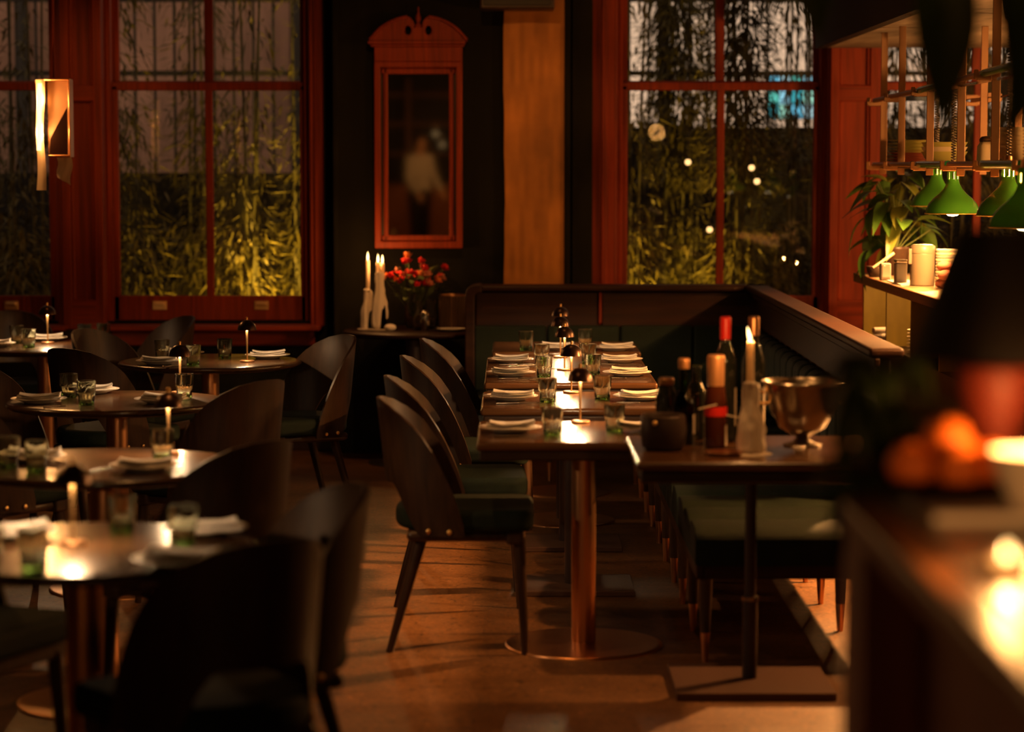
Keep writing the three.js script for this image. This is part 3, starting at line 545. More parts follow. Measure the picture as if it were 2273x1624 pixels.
{
  const t = thing('wall_speaker', 'dark box speaker mounted high in front of the ochre strip', 'speaker', [0.03, 2.548, 13.84]);
  part('cabinet', rb(0.42, 0.26, 0.2, 0, 0.13, 0, 0.012), M.edge, t); part('grille', rb(0.38, 0.22, 0.01, 0, 0.13, 0.102, 0.006), M.iron, t); part('bracket', bx(0.06, 0.06, 0.06, 0, 0.13, -0.1), M.iron, t);
}

// ---------------------------------------------------------------- candles
const flameGeo = (() => { const g = la([[0, 0], [0.0042, 0.006], [0.0055, 0.014], [0.0048, 0.024], [0.0026, 0.036], [0, 0.047]], 18); return g; })();
function candle(x, y, d, h, label, k = 1, lean = 0) {
  const t = thing('candle', label, 'candle', [x, y, d]);
  part('taper', la([[0, 0], [0.0115, 0], [0.011, h * 0.6], [0.0105, h - 0.003], [0.008, h], [0.004, h - 0.003], [0, h - 0.003]], 20), M.taper, t); part('wick', rod(V(0, h - 0.004, 0), V(0, h + 0.006, 0), 0.0009), M.iron, t);
  part('flame', flameGeo.clone().rotateZ(lean).translate(0, h - 0.001, 0), M.flame, t, 'burning flame');
  plight(x - lean * 0.02, y + h + 0.018, d, I.candle * k, 0.35);
}
function waxBottle(x, d, y, h, label, bottleMat, cover, group) {
  const t = thing('candle_bottle', label, 'bottle', [x, y, d]);
  const P = [[0, 0.036], [0.38, 0.0355], [0.5, 0.031], [0.62, 0.022], [0.74, 0.016], [0.8, 0.0145], [1, 0.0145]], prof = yy => curve(P, yy / h);
  part('bottle', la([[0, 0], [0.034, 0], ...P.map(([a, r]) => [r, Math.max(0.004, a * h)]), [0.0105, h], [0.0105, h * 0.8], [0, h * 0.78]], 32), bottleMat, t);
  const q = vnoise(Math.floor(Math.abs(x) * 1000) & 255), wrap = a => a / (Math.PI * 2) * 11, run = a => q(wrap(a), 3, 11), len = a => h * Math.min(0.995, cover * (0.3 + 1.0 * run(a)));
  part('wax_coat', grid(88, 30, (u, v) => { const a = u * Math.PI * 2, L = len(a), yy = h + 0.004 - v * L, ridge = Math.pow(q(wrap(a) * 2, 8, 22), 1.5), blob = q(wrap(a), 20 + yy * 40, 11, 64), r = prof(yy) + (v === 1 ? 0.0004 : 0.0018 + 0.015 * ridge * (0.5 + 0.6 * blob) * (run(a) > 0.3 ? 1 : 0.4)); return [Math.cos(a) * r, yy, Math.sin(a) * r]; }), M.wax, t, 'runs of melted candle wax');
  part('wax_collar', grid(30, 8, (u, v) => { const a = u * Math.PI * 2, b = v * Math.PI, k = 0.004 + 0.009 * q(u * 5, 1, 5); return [Math.cos(a) * (0.013 + k * Math.sin(b)), h + 0.004 + k * Math.cos(b), Math.sin(a) * (0.013 + k * Math.sin(b))]; }), M.wax, t);
  part('wax_pool', grid(40, 4, (u, v) => { const a = u * Math.PI * 2, r = 0.034 + v * (0.012 + 0.026 * q(u * 7, 9, 7)), yy = v > 0.9 ? 0.0005 : 0.006 * (1 - v * 0.6); return [Math.cos(a) * r, yy, Math.sin(a) * r]; }), M.wax, t);
}

// ---------------------------------------------------------------- round side table under the mirror
const CX = -0.55, CD = 13.55, CY = 0.75;
{
  const t = thing('side_table', 'round dark side table with candles and flowers under the mirror', 'table', [CX, 0, CD]);
  part('tabletop', la([[0, CY], [0.39, CY], [0.4, CY - 0.008], [0.39, CY - 0.03], [0, CY - 0.03]], 64), M.darkwood, t); part('pedestal', cy(0.05, 0.05, CY - 0.05, 0, (CY - 0.03) / 2, 0), M.blackMetal, t); part('base_plate', discBase(0.26), M.blackMetal, t);
  waxBottle(-0.815, 13.62, CY, 0.215, 'short wax-run candle bottle beside the flowers', M.darkGlass, 1.15);
  candle(-0.812, CY + 0.205, 13.62, 0.185, 'lit taper candle in the short wax-run bottle', 1);
  waxBottle(-0.742, 13.57, CY, 0.315, 'tall bottle thick with white wax beside the flowers', M.greenGlass, 1.15);
  candle(-0.752, CY + 0.305, 13.57, 0.075, 'short lit candle stub on the wax-thick bottle', 1);
  candle(-0.728, CY + 0.305, 13.585, 0.07, 'second candle stub leaning on the wax-thick bottle', 0.3);
  const v = thing('flower_vase', 'glass vase of red and orange flowers under the mirror', 'flowers', [-0.555, CY, 13.68]);
  part('vase', la([[0, 0], [0.045, 0], [0.05, 0.01], [0.055, 0.12], [0.045, 0.17], [0.05, 0.2], [0.047, 0.2], [0.042, 0.17], [0.05, 0.11], [0.045, 0.015], [0, 0.012]], 28), M.clear, v);
  const petal = grid(5, 5, (u, w) => [(u - 0.5) * 0.03 * Math.sin(Math.PI * (0.15 + 0.8 * w)), 0.012 * w * w + 0.01 * Math.pow(u - 0.5, 2), w * 0.034]);
  for (let i = 0; i < 38; i++) {
    const a = rr(0, 6.28), el = rr(0.1, 1.3), r = rr(0.09, 0.215), p = V(Math.cos(a) * Math.cos(el) * r * 1.05, 0.2 + Math.sin(el) * r * 1.0, Math.sin(a) * Math.cos(el) * r * 0.7), g = [];
    part('stem', rod(V(0, 0.06, 0), p, 0.002, 0.0015, 5), M.stem, v);
    const nP = i % 3 === 0 ? 14 : 8, q = new THREE.Quaternion().setFromUnitVectors(V(0, 1, 0), p.clone().sub(V(0, 0.1, 0)).normalize()), sc = rr(0.7, 1.25);
    for (let k = 0; k < nP; k++) g.push(petal.clone().rotateX(-0.25 - (k % 3) * 0.35).rotateY(k * 2.4).scale(sc, sc, sc).applyQuaternion(q).translate(p.x, p.y, p.z));
    part('flower', g, [M.petalRed, M.petalOrange, M.petalRed, M.petalPink, M.petalRed][i % 5], v);
  }
  const lf = grid(4, 6, (u, w) => [(u - 0.5) * 0.035 * Math.sin(Math.PI * w), 0.008 * Math.sin(w * 3), w * 0.08]);
  for (let i = 0; i < 60; i++) { const a = rr(0, 6.28), r = rr(0.03, 0.15); part('leaf', lf.clone().rotateX(-rr(-0.4, 1.0)).rotateY(a).translate(Math.sin(a) * r, rr(0.17, 0.33), Math.cos(a) * r * 0.7), M.foliage, v); }
  const dec = thing('decanter', 'clear glass decanter bottle in front of the flowers', 'bottle', [-0.52, CY, 13.5]);
  part('bottle', la([[0, 0], [0.03, 0], [0.034, 0.01], [0.034, 0.06], [0.012, 0.11], [0.011, 0.16], [0.014, 0.165], [0.011, 0.165], [0.008, 0.11], [0.03, 0.06], [0.03, 0.012], [0, 0.01]], 28), M.clear, dec);
  const cr = single('water_carafe', la([[0, 0], [0.03, 0], [0.035, 0.02], [0.03, 0.09], [0.022, 0.13], [0.03, 0.17], [0.028, 0.17], [0.02, 0.13], [0.027, 0.09], [0.031, 0.02], [0, 0.012]], 28), M.clear, 'clear glass carafe between decanter and wine bucket', 'carafe'); cr.position.set(-0.455, CY + 0.0005, -13.56);
  const jig = single('steel_shaker', la([[0, 0], [0.022, 0], [0.03, 0.07], [0.024, 0.1], [0.012, 0.115], [0, 0.118]], 28), M.steel, 'small polished steel shaker beside the decanter', 'shaker'); jig.position.set(-0.485, CY + 0.0005, -13.46);
  const wb = thing('wine_bucket', 'ribbed brown wine bucket on the side table beside banquette', 'bucket', [-0.338, CY, 13.62]);
  const ribs = []; for (let k = 0; k < 26; k++) { const a = k / 26 * 6.283; ribs.push(cy(0.0085, 0.0075, 0.185, Math.cos(a) * 0.068, 0.095, Math.sin(a) * 0.068, 6)); }
  part('body', la([[0, 0.004], [0.06, 0.002], [0.064, 0.01], [0.07, 0.19], [0.064, 0.19], [0.058, 0.012], [0, 0.012]], 36), M.copperDull, wb); ribs.forEach(g => part('rib', g, M.sheet, wb)); part('rim', new THREE.TorusGeometry(0.07, 0.005, 8, 36).rotateX(Math.PI / 2).translate(0, 0.192, 0), M.copperDull, wb);
  const dish = single('saucer', plateGeo.clone().scale(0.75, 0.8, 0.75), M.porcelain, 'pale saucer in front of the ribbed wine bucket', 'saucer'); dish.position.set(-0.34, CY + 0.0005, -13.44);
  const st = single('wax_pebble', new THREE.SphereGeometry(0.028, 18, 12).scale(1.2, 0.7, 1).translate(0, 0.0195, 0), M.wax, 'lump of pale wax in front of wax-thick bottle', 'wax'); st.position.set(-0.68, CY, -13.47);
}

// ---------------------------------------------------------------- bottle stand (waiter's table)
const SX = 0.765, SD = 7.6, SY = 0.78;
{
  const t = thing('service_table', 'dark service table on one slim post and flat rectangular base, holding bottles', 'table', [SX, 0, SD]);
  part('tabletop', uvm(rb(0.78, 0.03, 0.72, 0, SY - 0.015, 0, 0.014, 3)), M.tabletop, t); part('edge_band', rb(0.75, 0.04, 0.69, 0, SY - 0.05, 0, 0.01), M.edge, t);
  part('post', cy(0.018, 0.018, 0.46, 0.0, 0.49, -0.08, 24), M.blackMetal, t); part('sleeve', cy(0.024, 0.024, 0.26, 0, 0.15, -0.08, 24), M.blackMetal, t); part('collar', cy(0.027, 0.027, 0.012, 0, 0.285, -0.08, 24), M.steel, t, 'steel collar');
  part('base_plate', rb(0.5, 0.026, 0.46, 0.0, 0.013, -0.08, 0.003), M.plateMetal, t);
}
function bottle(x, d, label, h, r, glassM, o = {}) {
  const t = thing('bottle', label, 'bottle', [x, SY + 0.0005, d]), sh = o.shoulder ?? 0.6, nr = o.neck ?? 0.0145;
  part('body', la([[0, 0.004], [r * 0.9, 0], [r, 0.006], [r, h * sh], [r * 0.9, h * (sh + 0.05)], [nr * 1.3, h * (sh + 0.16)], [nr, h * (sh + 0.2)], [nr, h - 0.012], [nr * 1.12, h - 0.01], [nr * 1.12, h], [0, h]], 36), glassM, t);
  if (o.cap) part('foil_cap', la([[nr * 1.08, h - o.cap], [nr * 1.2, h - o.cap], [nr * 1.25, h - 0.004], [nr * 1.1, h + 0.003], [0, h + 0.003]], 28), o.capMat, t, o.capLabel);
  if (o.lab) part('paper_label', grid(24, 1, (u, v) => { const a = u * Math.PI * 1.3 + 0.9; return [Math.sin(a) * (r + 0.0006), h * sh * lerp(o.lab[0], o.lab[1], v), Math.cos(a) * (r + 0.0006)]; }), o.labMat || M.label, t);
  return t;
}
{
  const pot = thing('ice_pail', 'dark rounded pail at the corner of the service table', 'pail', [0.475, SY + 0.0005, 7.55]);
  part('body', la([[0, 0.004], [0.055, 0], [0.066, 0.012], [0.074, 0.06], [0.07, 0.105], [0.064, 0.112], [0.06, 0.105], [0.064, 0.06], [0.055, 0.014], [0, 0.01]], 36), M.blackMetal, pot); part('knob', new THREE.SphereGeometry(0.008, 12, 8).translate(-0.03, 0.09, 0.066), M.brass, pot);
  bottle(0.548, 7.68, 'green glass bottle with cork stopper behind the dark pail', 0.275, 0.036, M.greenGlass, { shoulder: 0.45, cap: 0.03, capMat: M.foil, capLabel: 'cork stopper', lab: [0.3, 0.8] });
  bottle(0.502, 7.83, 'squat dark bottle with flat brown lid behind the pail', 0.2, 0.035, M.darkGlass, { shoulder: 0.7, neck: 0.02, cap: 0.02, capMat: M.copperDull });
  const bt = bottle(0.645, 7.62, 'amber spirit bottle with copper foil neck and red band', 0.29, 0.036, M.amber, { shoulder: 0.5, neck: 0.022, cap: 0.1, capMat: M.foil, capLabel: 'copper foil', lab: [0.05, 0.5] });
  part('red_band', cy(0.0368, 0.0368, 0.03, 0, 0.115, 0, 36, true), M.red, bt, 'red label band');
  part('string_tag', [bx(0.06, 0.004, 0.002, 0.005, 0.135, 0.037).rotateZ(0.25), bx(0.06, 0.004, 0.002, 0.04, 0.11, 0.037).rotateZ(-0.2)], M.label, bt);
  bottle(0.69, 7.8, 'dark wine bottle with bright red capsule on the service table', 0.40, 0.037, M.darkGlass, { shoulder: 0.62, cap: 0.07, capMat: M.red, capLabel: 'bright red capsule', lab: [0.2, 0.7] });
  bottle(0.785, 7.83, 'dark wine bottle with brown capsule behind the service candle', 0.40, 0.037, M.darkGlass, { shoulder: 0.62, cap: 0.06, capMat: M.copperDull, capLabel: 'brown capsule', lab: [0.2, 0.7] });
  bottle(0.60, 7.85, 'plain dark wine bottle between the stoppered and red-capped bottles', 0.24, 0.036, M.darkGlass, { shoulder: 0.6, lab: [0.2, 0.75] });
  const ds = single('copper_coaster', la([[0, 0.002], [0.04, 0], [0.058, 0.006], [0.06, 0.01], [0.056, 0.009], [0.038, 0.004], [0, 0.004]], 32), M.copper, 'round copper coaster dish at the front of service table', 'coaster'); ds.position.set(0.655, SY + 0.0005, -7.42);
  waxBottle(0.738, 7.44, SY, 0.215, 'dark bottle with heavy wax runs on the service table', M.greenGlass, 1.5);
  candle(0.736, SY + 0.205, 7.44, 0.145, 'tall lit taper candle on the service table', 1.8, 0.22);
  const bw = thing('wine_cooler_bowl', 'wide polished steel wine cooler bowl on the service table', 'bowl', [0.925, SY + 0.0005, 7.66]);
  part('bowl', la([[0, 0.03], [0.03, 0.032], [0.075, 0.06], [0.105, 0.12], [0.126, 0.196], [0.13, 0.2], [0.132, 0.204], [0.122, 0.2], [0.1, 0.12], [0.07, 0.064], [0, 0.04]], 56), M.steel, bw); part('foot', la([[0, 0], [0.06, 0], [0.062, 0.005], [0.03, 0.014], [0.02, 0.03], [0, 0.032]], 36), M.steel, bw); part('rim', new THREE.TorusGeometry(0.132, 0.005, 10, 56).rotateX(Math.PI / 2).translate(0, 0.204, 0), M.steel, bw);
  for (const s of [-1, 1]) part('handle', tube([V(s * 0.122, 0.17, 0), V(s * 0.15, 0.175, 0), V(s * 0.15, 0.14, 0), V(s * 0.112, 0.135, 0)], 0.005, 16, 8), M.brass, bw);
}

// ---------------------------------------------------------------- kitchen counter, rack and lamps
const KX = 1.86, KY = 1.1;
{
  const c = thing('kitchen_counter', 'olive kitchen pass counter with open compartments behind the banquette', 'counter', [0, 0, 0]);
  part('worktop', uvm(rg(KX - 0.03, 2.72, KY - 0.045, KY, 6.6, 12.86, 0.01), 0.8), M.worktop, c); part('worktop_edge', uvm(rg(KX - 0.045, KX - 0.03, KY - 0.045, KY + 0.002, 6.6, 12.86, 0.006)), M.counterWood, c);
  part('back_board', uvm(rg(2.3, 2.34, 0.1, KY - 0.045, 6.6, 12.8)), M.olive, c); part('plinth', uvm(rg(KX + 0.05, 2.7, 0, 0.1, 6.6, 12.8)), M.edge, c);
  part('bottom_shelf', uvm(rg(KX, 2.3, 0.74, 0.775, 6.6, 12.8)), M.edge, c); part('lower_panel', uvm(rg(KX + 0.01, KX + 0.035, 0.1, 0.74, 6.6, 12.8)), M.edge, c);
  for (const d of [12.78, 12.0, 11.25, 10.5, 9.75, 9.0, 8.25, 7.5, 6.75]) part('divider', uvm(rg(KX, 2.3, 0.775, KY - 0.045, d - 0.015, d + 0.015)), M.olive, c);
}
for (const [x, y, d, k] of [[1.93, 0.775, 12.5, 0], [1.96, 0.775, 12.35, 1], [1.92, 0.805, 12.42, 2]]) { const o = single('rolled_napkin', cy(0.018, 0.018, 0.13, 0, 0.018, 0, 16).rotateY(0).translate(0, 0, 0).rotateX(0), M.napkin, 'rolled pale cloth in the counter compartment', 'napkin', 'rolled cloths in the counter'); o.geometry = ni(new THREE.CylinderGeometry(0.018, 0.018, 0.13, 16).rotateX(Math.PI / 2).rotateY(0.5 + k * 0.7).translate(0, 0.018, 0)); o.position.set(x, y, -d); }
for (let k = 0; k < 7; k++) { const o = single('small_plate', plateGeo.clone().scale(0.62, 0.8, 0.62), M.porcelain, 'small plate in the stack inside the counter compartment', 'plate', 'plates stacked in the counter'); o.position.set(1.95, 0.776 + k * 0.0165, -11.5); }
// things on the counter
{
  const j = thing('plastic_jar', 'translucent plastic storage jar on the kitchen counter', 'jar', [1.952, KY, 11.5]);
  part('body', la([[0, 0], [0.056, 0], [0.058, 0.006], [0.06, 0.15], [0.058, 0.16], [0.055, 0.15], [0.053, 0.008], [0, 0.006]], 40), M.plastic, j); part('lid', la([[0, 0.196], [0.045, 0.196], [0.06, 0.188], [0.061, 0.155], [0.057, 0.155], [0.056, 0.182], [0, 0.19]], 40), M.plastic, j); part('handle', rb(0.018, 0.075, 0.012, -0.062, 0.14, 0.02, 0.005), M.plastic, j); part('contents', cy(0.05, 0.048, 0.09, 0, 0.055, 0, 28), M.plateCream, j);
  const b = thing('steel_canister', 'grey steel canister left of the plastic jar', 'canister', [1.883, KY, 11.72]);
  part('body', rb(0.055, 0.1, 0.07, 0, 0.05, 0, 0.008), M.grey, b); part('lid', rb(0.058, 0.016, 0.073, 0, 0.108, 0, 0.006), M.steel, b);
  const bb = thing('napkin_dispenser', 'grey upright dispenser beside the steel canister', 'dispenser', [1.86, KY, 12.05]); part('body', rb(0.05, 0.085, 0.06, 0, 0.0425, 0, 0.006), M.grey, bb); part('face', rb(0.04, 0.06, 0.004, 0, 0.045, 0.031, 0.002), M.steel, bb);
  const wp = single('wooden_whisk', [rod(V(-0.035, 0.01, 0), V(0.03, 0.055, 0), 0.005, 0.007), rod(V(0.03, 0.055, 0), V(0.07, 0.083, 0), 0.009, 0.007)], M.plateCream, 'pale wooden tool leaning at the counter end', 'utensil'); wp.position.set(1.865, KY + 0.045, -12.25);
  const sk = thing('stone_mortar', 'small dark bowl at the end of the kitchen counter', 'bowl', [1.865, KY, 12.4]); part('bowl', la([[0, 0.003], [0.03, 0], [0.045, 0.03], [0.05, 0.055], [0.044, 0.055], [0.038, 0.03], [0, 0.012]], 28), M.blackMetal, sk);
  for (let k = 0; k < 12; k++) { const o = single('lidded_tin', la([[0, 0], [0.05, 0], [0.054, 0.003], [0.054, 0.013], [0.05, 0.0145], [0, 0.0145]], 28), k % 2 ? M.grey : M.plateCream, 'flat round tin in the tall stack behind the plastic jar', 'tin', 'stacked tins on the counter'); o.position.set(2.06, KY + k * 0.0146, -11.45); }
  for (let k = 0; k < 5; k++) { const o = single('bread_roll', new THREE.SphereGeometry(0.034, 16, 12).scale(1.1, 0.75, 1).translate(0, 0.025, 0), M.petalPink, 'small bread roll in the pile beside the tins', 'bread', 'bread rolls on the counter'); o.position.set(2.0 + (k % 2) * 0.06, KY + Math.floor(k / 2) * 0.04, -11.2 + 0.03 * (k % 3)); }
  const tray = single('paper_sheet', rg(1.85, 1.96, KY, KY + 0.006, 11.5, 11.95, 0.002), M.napkin, 'folded white cloth lying along the kitchen counter edge', 'cloth');
}
// leafy pothos at the counter end
function bigLeaf(L, W, droop, fold = 0.15) { return grid(6, 10, (u, w) => { const s = Math.pow(Math.sin(Math.PI * Math.pow(w, 0.72)), 0.9) * W, x = (u - 0.5) * s; return [x, Math.abs(u - 0.5) * s * fold * 2 - droop * w * w * L, w * L]; }); }
{
  const p = thing('pothos_plant', 'bushy green pothos in a pot at the end of kitchen counter', 'plant', [2.0, KY, 12.6]);
  part('pot', la([[0, 0], [0.055, 0], [0.075, 0.13], [0.08, 0.135], [0.08, 0.15], [0.07, 0.15], [0.066, 0.13], [0, 0.12]], 32), M.edge, p);
  const v = [bigLeaf(0.17, 0.075, 0.5), bigLeaf(0.14, 0.085, 0.3), bigLeaf(0.19, 0.07, 0.8)];
  for (let i = 0; i < 54; i++) {
    const a = rr(0, 6.28), h = rr(0.13, 0.56), r = rr(0.03, 0.19) * (h > 0.45 ? 0.8 : 1), px = Math.sin(a) * r, pz = Math.cos(a) * r;
    part('leaf', v[i % 3].clone().rotateX(rr(-0.5, 0.9)).rotateZ(rr(-0.4, 0.4)).rotateY(a + rr(-0.6, 0.6)).translate(px, h, pz), i % 4 === 1 ? M.leafY : M.leaf, p);
    if (i % 3 === 0) part('stem', tube([V(0, 0.12, 0), V(px * 0.4, h * 0.7, pz * 0.4), V(px, h, pz)], 0.004, 10, 6), M.stem, p);
  }
}
{
  const r = thing('hanging_rack', 'hanging steel strap rack with rails and shelf over the kitchen counter', 'rack', [0, 0, 0]);
  const ds = [12.42, 11.85, 11.04, 10.28, 9.55, 8.8], yL = 1.675, yU = [2.0, 2.005, 2.01, 2.02, 2.03, 2.04];
  for (const [X, t] of [[1.9, 0], [2.3, 1]]) ds.forEach((d, i) => {
    part('strap', rb(0.034, 2.345 - 1.625, 0.008, X, (2.345 + 1.625) / 2, -d, 0.002), M.strap, r);
    for (const y of [yL, yU[i]]) { const s = t ? -1 : 1; part('hook', [rb(0.062, 0.024, 0.009, X - s * 0.047, y - 0.017, -d, 0.004), rb(0.02, 0.04, 0.009, X - s * 0.078, y - 0.005, -d, 0.006)], M.strap, r); }
  });
  for (let i = 0; i < 5; i++) for (const [y0, y1] of [[yL, yL], [yU[i], yU[i + 1]]]) for (const X of [1.85, 2.35]) {
    const g = (i + (y0 > 1.8 ? 0 : 0)) % 2 === 0 && X < 2 && i > 0 || (X < 2 && i === 4);
    part('rail_tube', rod(V(X, y0, -ds[i] + 0.01), V(X, y1, -ds[i + 1] - 0.01), g ? 0.0155 : 0.0115, g ? 0.0155 : 0.0115, 16), g ? M.railGreen : M.copperDull, r, g ? 'green enamelled rail tube' : undefined);
  }
  part('shelf_board', uvm(rg(1.885, 2.32, 1.655, 1.672, 8.7, 12.5, 0.004)), M.sheet, r, 'lower shelf board'); part('upper_shelf', rg(1.9, 2.32, 2.0, 2.012, 8.7, 12.5), M.clear, r, 'glass upper shelf');
}
function stack(x, d, n, matF, sc, label, group, h = 0.0165, y = 1.6725) { for (let k = 0; k < n; k++) { const o = single('rack_plate', plateGeo.clone().scale(sc, sc > 1.1 ? 1.1 : 0.9, sc), matF(k), label, 'plate', group); o.position.set(x, y + k * h, -d); } return y + n * h; }
{
  let y = stack(1.99, 12.15, 4, () => M.plateRed, 1.05, 'red-brown plate in the stack under green dishes on the rack', 'red plates on the rack', 0.0145);
  stack(1.99, 12.15, 4, () => M.plateGreen, 1.0, 'yellow-green dish on top of the red plates on rack', 'green dishes on the rack', 0.016, y);
  const bowl = la([[0, 0.004], [0.05, 0], [0.09, 0.03], [0.108, 0.062], [0.104, 0.062], [0.086, 0.033], [0.048, 0.006], [0, 0.008]], 40);
  for (let k = 0; k < 3; k++) { const o = single('rack_bowl', bowl, k === 1 ? M.plateCream : M.plateGreen, 'wide bowl in the nested stack above the green lamps', 'bowl', 'nested bowls on the rack'); o.position.set(2.03, 1.6725 + k * 0.022, -11.4); }
  for (let k = 0; k < 6; k++) { const o = single('tan_bowl', bowl, M.plateCream, 'tan bowl in the tall stack at the near rack end', 'bowl', 'tan bowls on the rack'); o.position.set(2.08, 1.6725 + k * 0.018, -9.9); }
  const jar = thing('rack_jar', 'small tan jar with lid beside the tan bowls', 'jar', [2.06, 1.6725, 10.55]); part('body', la([[0, 0], [0.035, 0], [0.04, 0.02], [0.038, 0.08], [0.025, 0.1], [0, 0.1]], 24), M.plateCream, jar); part('lid', la([[0, 0.125], [0.02, 0.122], [0.03, 0.11], [0.028, 0.1], [0, 0.1]], 24), M.sheet, jar);
}
const bell = [[0.027, 0.148], [0.030, 0.135], [0.042, 0.112], [0.062, 0.09], [0.088, 0.068], [0.108, 0.045], [0.120, 0.02], [0.125, 0]];
const bellGeo = la(bell, 56), bellIn = la(bell.map(([r, y]) => [r - 0.0016, y - 0.0008]), 56);
const neckGeo = mg([la([[0.027, 0.148], [0.027, 0.156]], 40), la([[0.027, 0.188], [0.027, 0.2], [0.024, 0.207], [0.012, 0.208]], 40), ...Array.from({ length: 8 }, (_, k) => new THREE.CylinderGeometry(0.027, 0.027, 0.032, 6, 1, true, k * Math.PI / 4, Math.PI / 4 * 0.62).translate(0, 0.172, 0))]);
const neckIn = mg(Array.from({ length: 8 }, (_, k) => new THREE.CylinderGeometry(0.0258, 0.0258, 0.05, 6, 1, true, k * Math.PI / 4, Math.PI / 4 * 0.6).translate(0, 0.17, 0)));
const coilPts = n => { const p = []; for (let i = 0; i <= n * 10; i++) { const a = i / 10 * 6.2832; p.push(V(Math.cos(a) * 0.0095, i / (n * 10), Math.sin(a) * 0.0095)); } return p; };
[[2.10, 12.0, 1.47, 'last in the row, nearest the pothos'], [2.01, 11.05, 1.452, 'beside the plastic jar, bulb showing'], [1.985, 9.7, 1.47, 'third from the pothos'], [1.80, 8.5, 1.455, 'at the near end of the rack']].forEach(([x, d, y, w]) => {
  const t = thing('green_heat_lamp', `green enamel bell lamp on a coiled cable, ${w}`, 'lamp', [x, y, d]);
  part('lamp_shade', bellGeo, M.enamel, t, 'glossy green bell shade'); part('lining', bellIn, M.enamelIn, t, 'cream inside of the shade'); part('neck', neckGeo, M.enamel, t, 'slotted green neck'); part('neck_lining', neckIn, M.enamelIn, t, 'cream inside of the neck'); part('rim', new THREE.TorusGeometry(0.125, 0.0025, 8, 56).rotateX(Math.PI / 2), M.rimbrass, t, 'yellow rim');
  part('bulb', la([[0, -0.014], [0.02, -0.011], [0.034, 0], [0.038, 0.015], [0.03, 0.04], [0.014, 0.075], [0.012, 0.1]], 28), M.bulb, t, 'glowing bulb'); part('lamp_socket', cy(0.016, 0.018, 0.03, 0, 0.222, 0), M.copperDull, t);
  const top = 2.345 - y; part('coiled_cable', tube(coilPts(46).map(p => V(p.x, 0.235 + p.y * (top - 0.235 - 0.1), p.z)), 0.0032, 46 * 12, 5), M.steel, t, 'coiled steel cable'); part('canopy', la([[0, top - 0.1], [0.022, top - 0.098], [0.026, top - 0.085], [0.038, top - 0.012], [0.036, top], [0, top]], 28), M.dome, t, 'dark ceiling cup');
  plight(x, y + 0.045, d, I.kitchen * (d < 9 ? 1.2 : d < 10 ? 6.5 : 1), 1.2);
});

[[3.3, 9.2, 1.0], [3.5, 12.2, 0.7]].forEach(([x, d, k], i) => {
  const t = thing('kitchen_work_lamp', ['opal work lamp hanging in the middle of the kitchen', 'opal work lamp hanging at the window end of the kitchen'][i], 'lamp', [x, 1.75, d]);
  part('globe', new THREE.SphereGeometry(0.11, 28, 20), M.led, t); part('cap', cy(0.03, 0.05, 0.05, 0, 0.13, 0), M.brass, t); part('cord', rod(V(0, 0.15, 0), V(0, 0.6, 0), 0.005), M.iron, t);
  plight(x, 1.75, d, I.work * k, 5);
});
{
  const t = thing('cabinet_light_strip', 'slim light strip under the worktop inside kitchen counter', 'lamp', [0, 0, 0]);
  part('housing', rg(KX + 0.03, KX + 0.05, KY - 0.06, KY - 0.045, 10.6, 12.7), M.iron, t); for (const d of [12.4, 11.6]) { part('lamp_lens', rg(KX + 0.032, KX + 0.048, KY - 0.064, KY - 0.0605, d - 0.15, d + 0.15), M.led, t); plight(KX + 0.04, KY - 0.075, d, I.strip, 0.5); }
}

// ---------------------------------------------------------------- near counter with fruit, lamp and plants
const FY = 1.18;
{
  const c = thing('bar_counter', 'near bar counter with pale top and wooden edge', 'counter', [0, 0, 0]);
  part('counter_top', uvm(rg(0.555, 1.6, FY - 0.03, FY, 1.2, 3.66, 0.004), 1.2), M.counter, c, 'pale stone counter top'); part('edge_board', uvm(rg(0.49, 0.555, FY - 0.05, FY - 0.002, 1.2, 3.66, 0.012)), M.counterWood, c, 'wooden counter edge');
  part('corner_post', uvm(rg(0.50, 0.60, 0, FY - 0.05, 3.4, 3.62, 0.006)), M.counterFace, c); part('front_panel', uvm(rg(0.58, 0.61, 0.06, FY - 0.05, 1.2, 3.42)), M.counterFace, c); part('end_panel', uvm(rg(0.6, 1.6, 0, FY - 0.05, 3.58, 3.62)), M.counterFace, c); part('toe_board', rg(0.62, 0.64, 0, 0.1, 1.2, 3.4), M.edge, c);
}
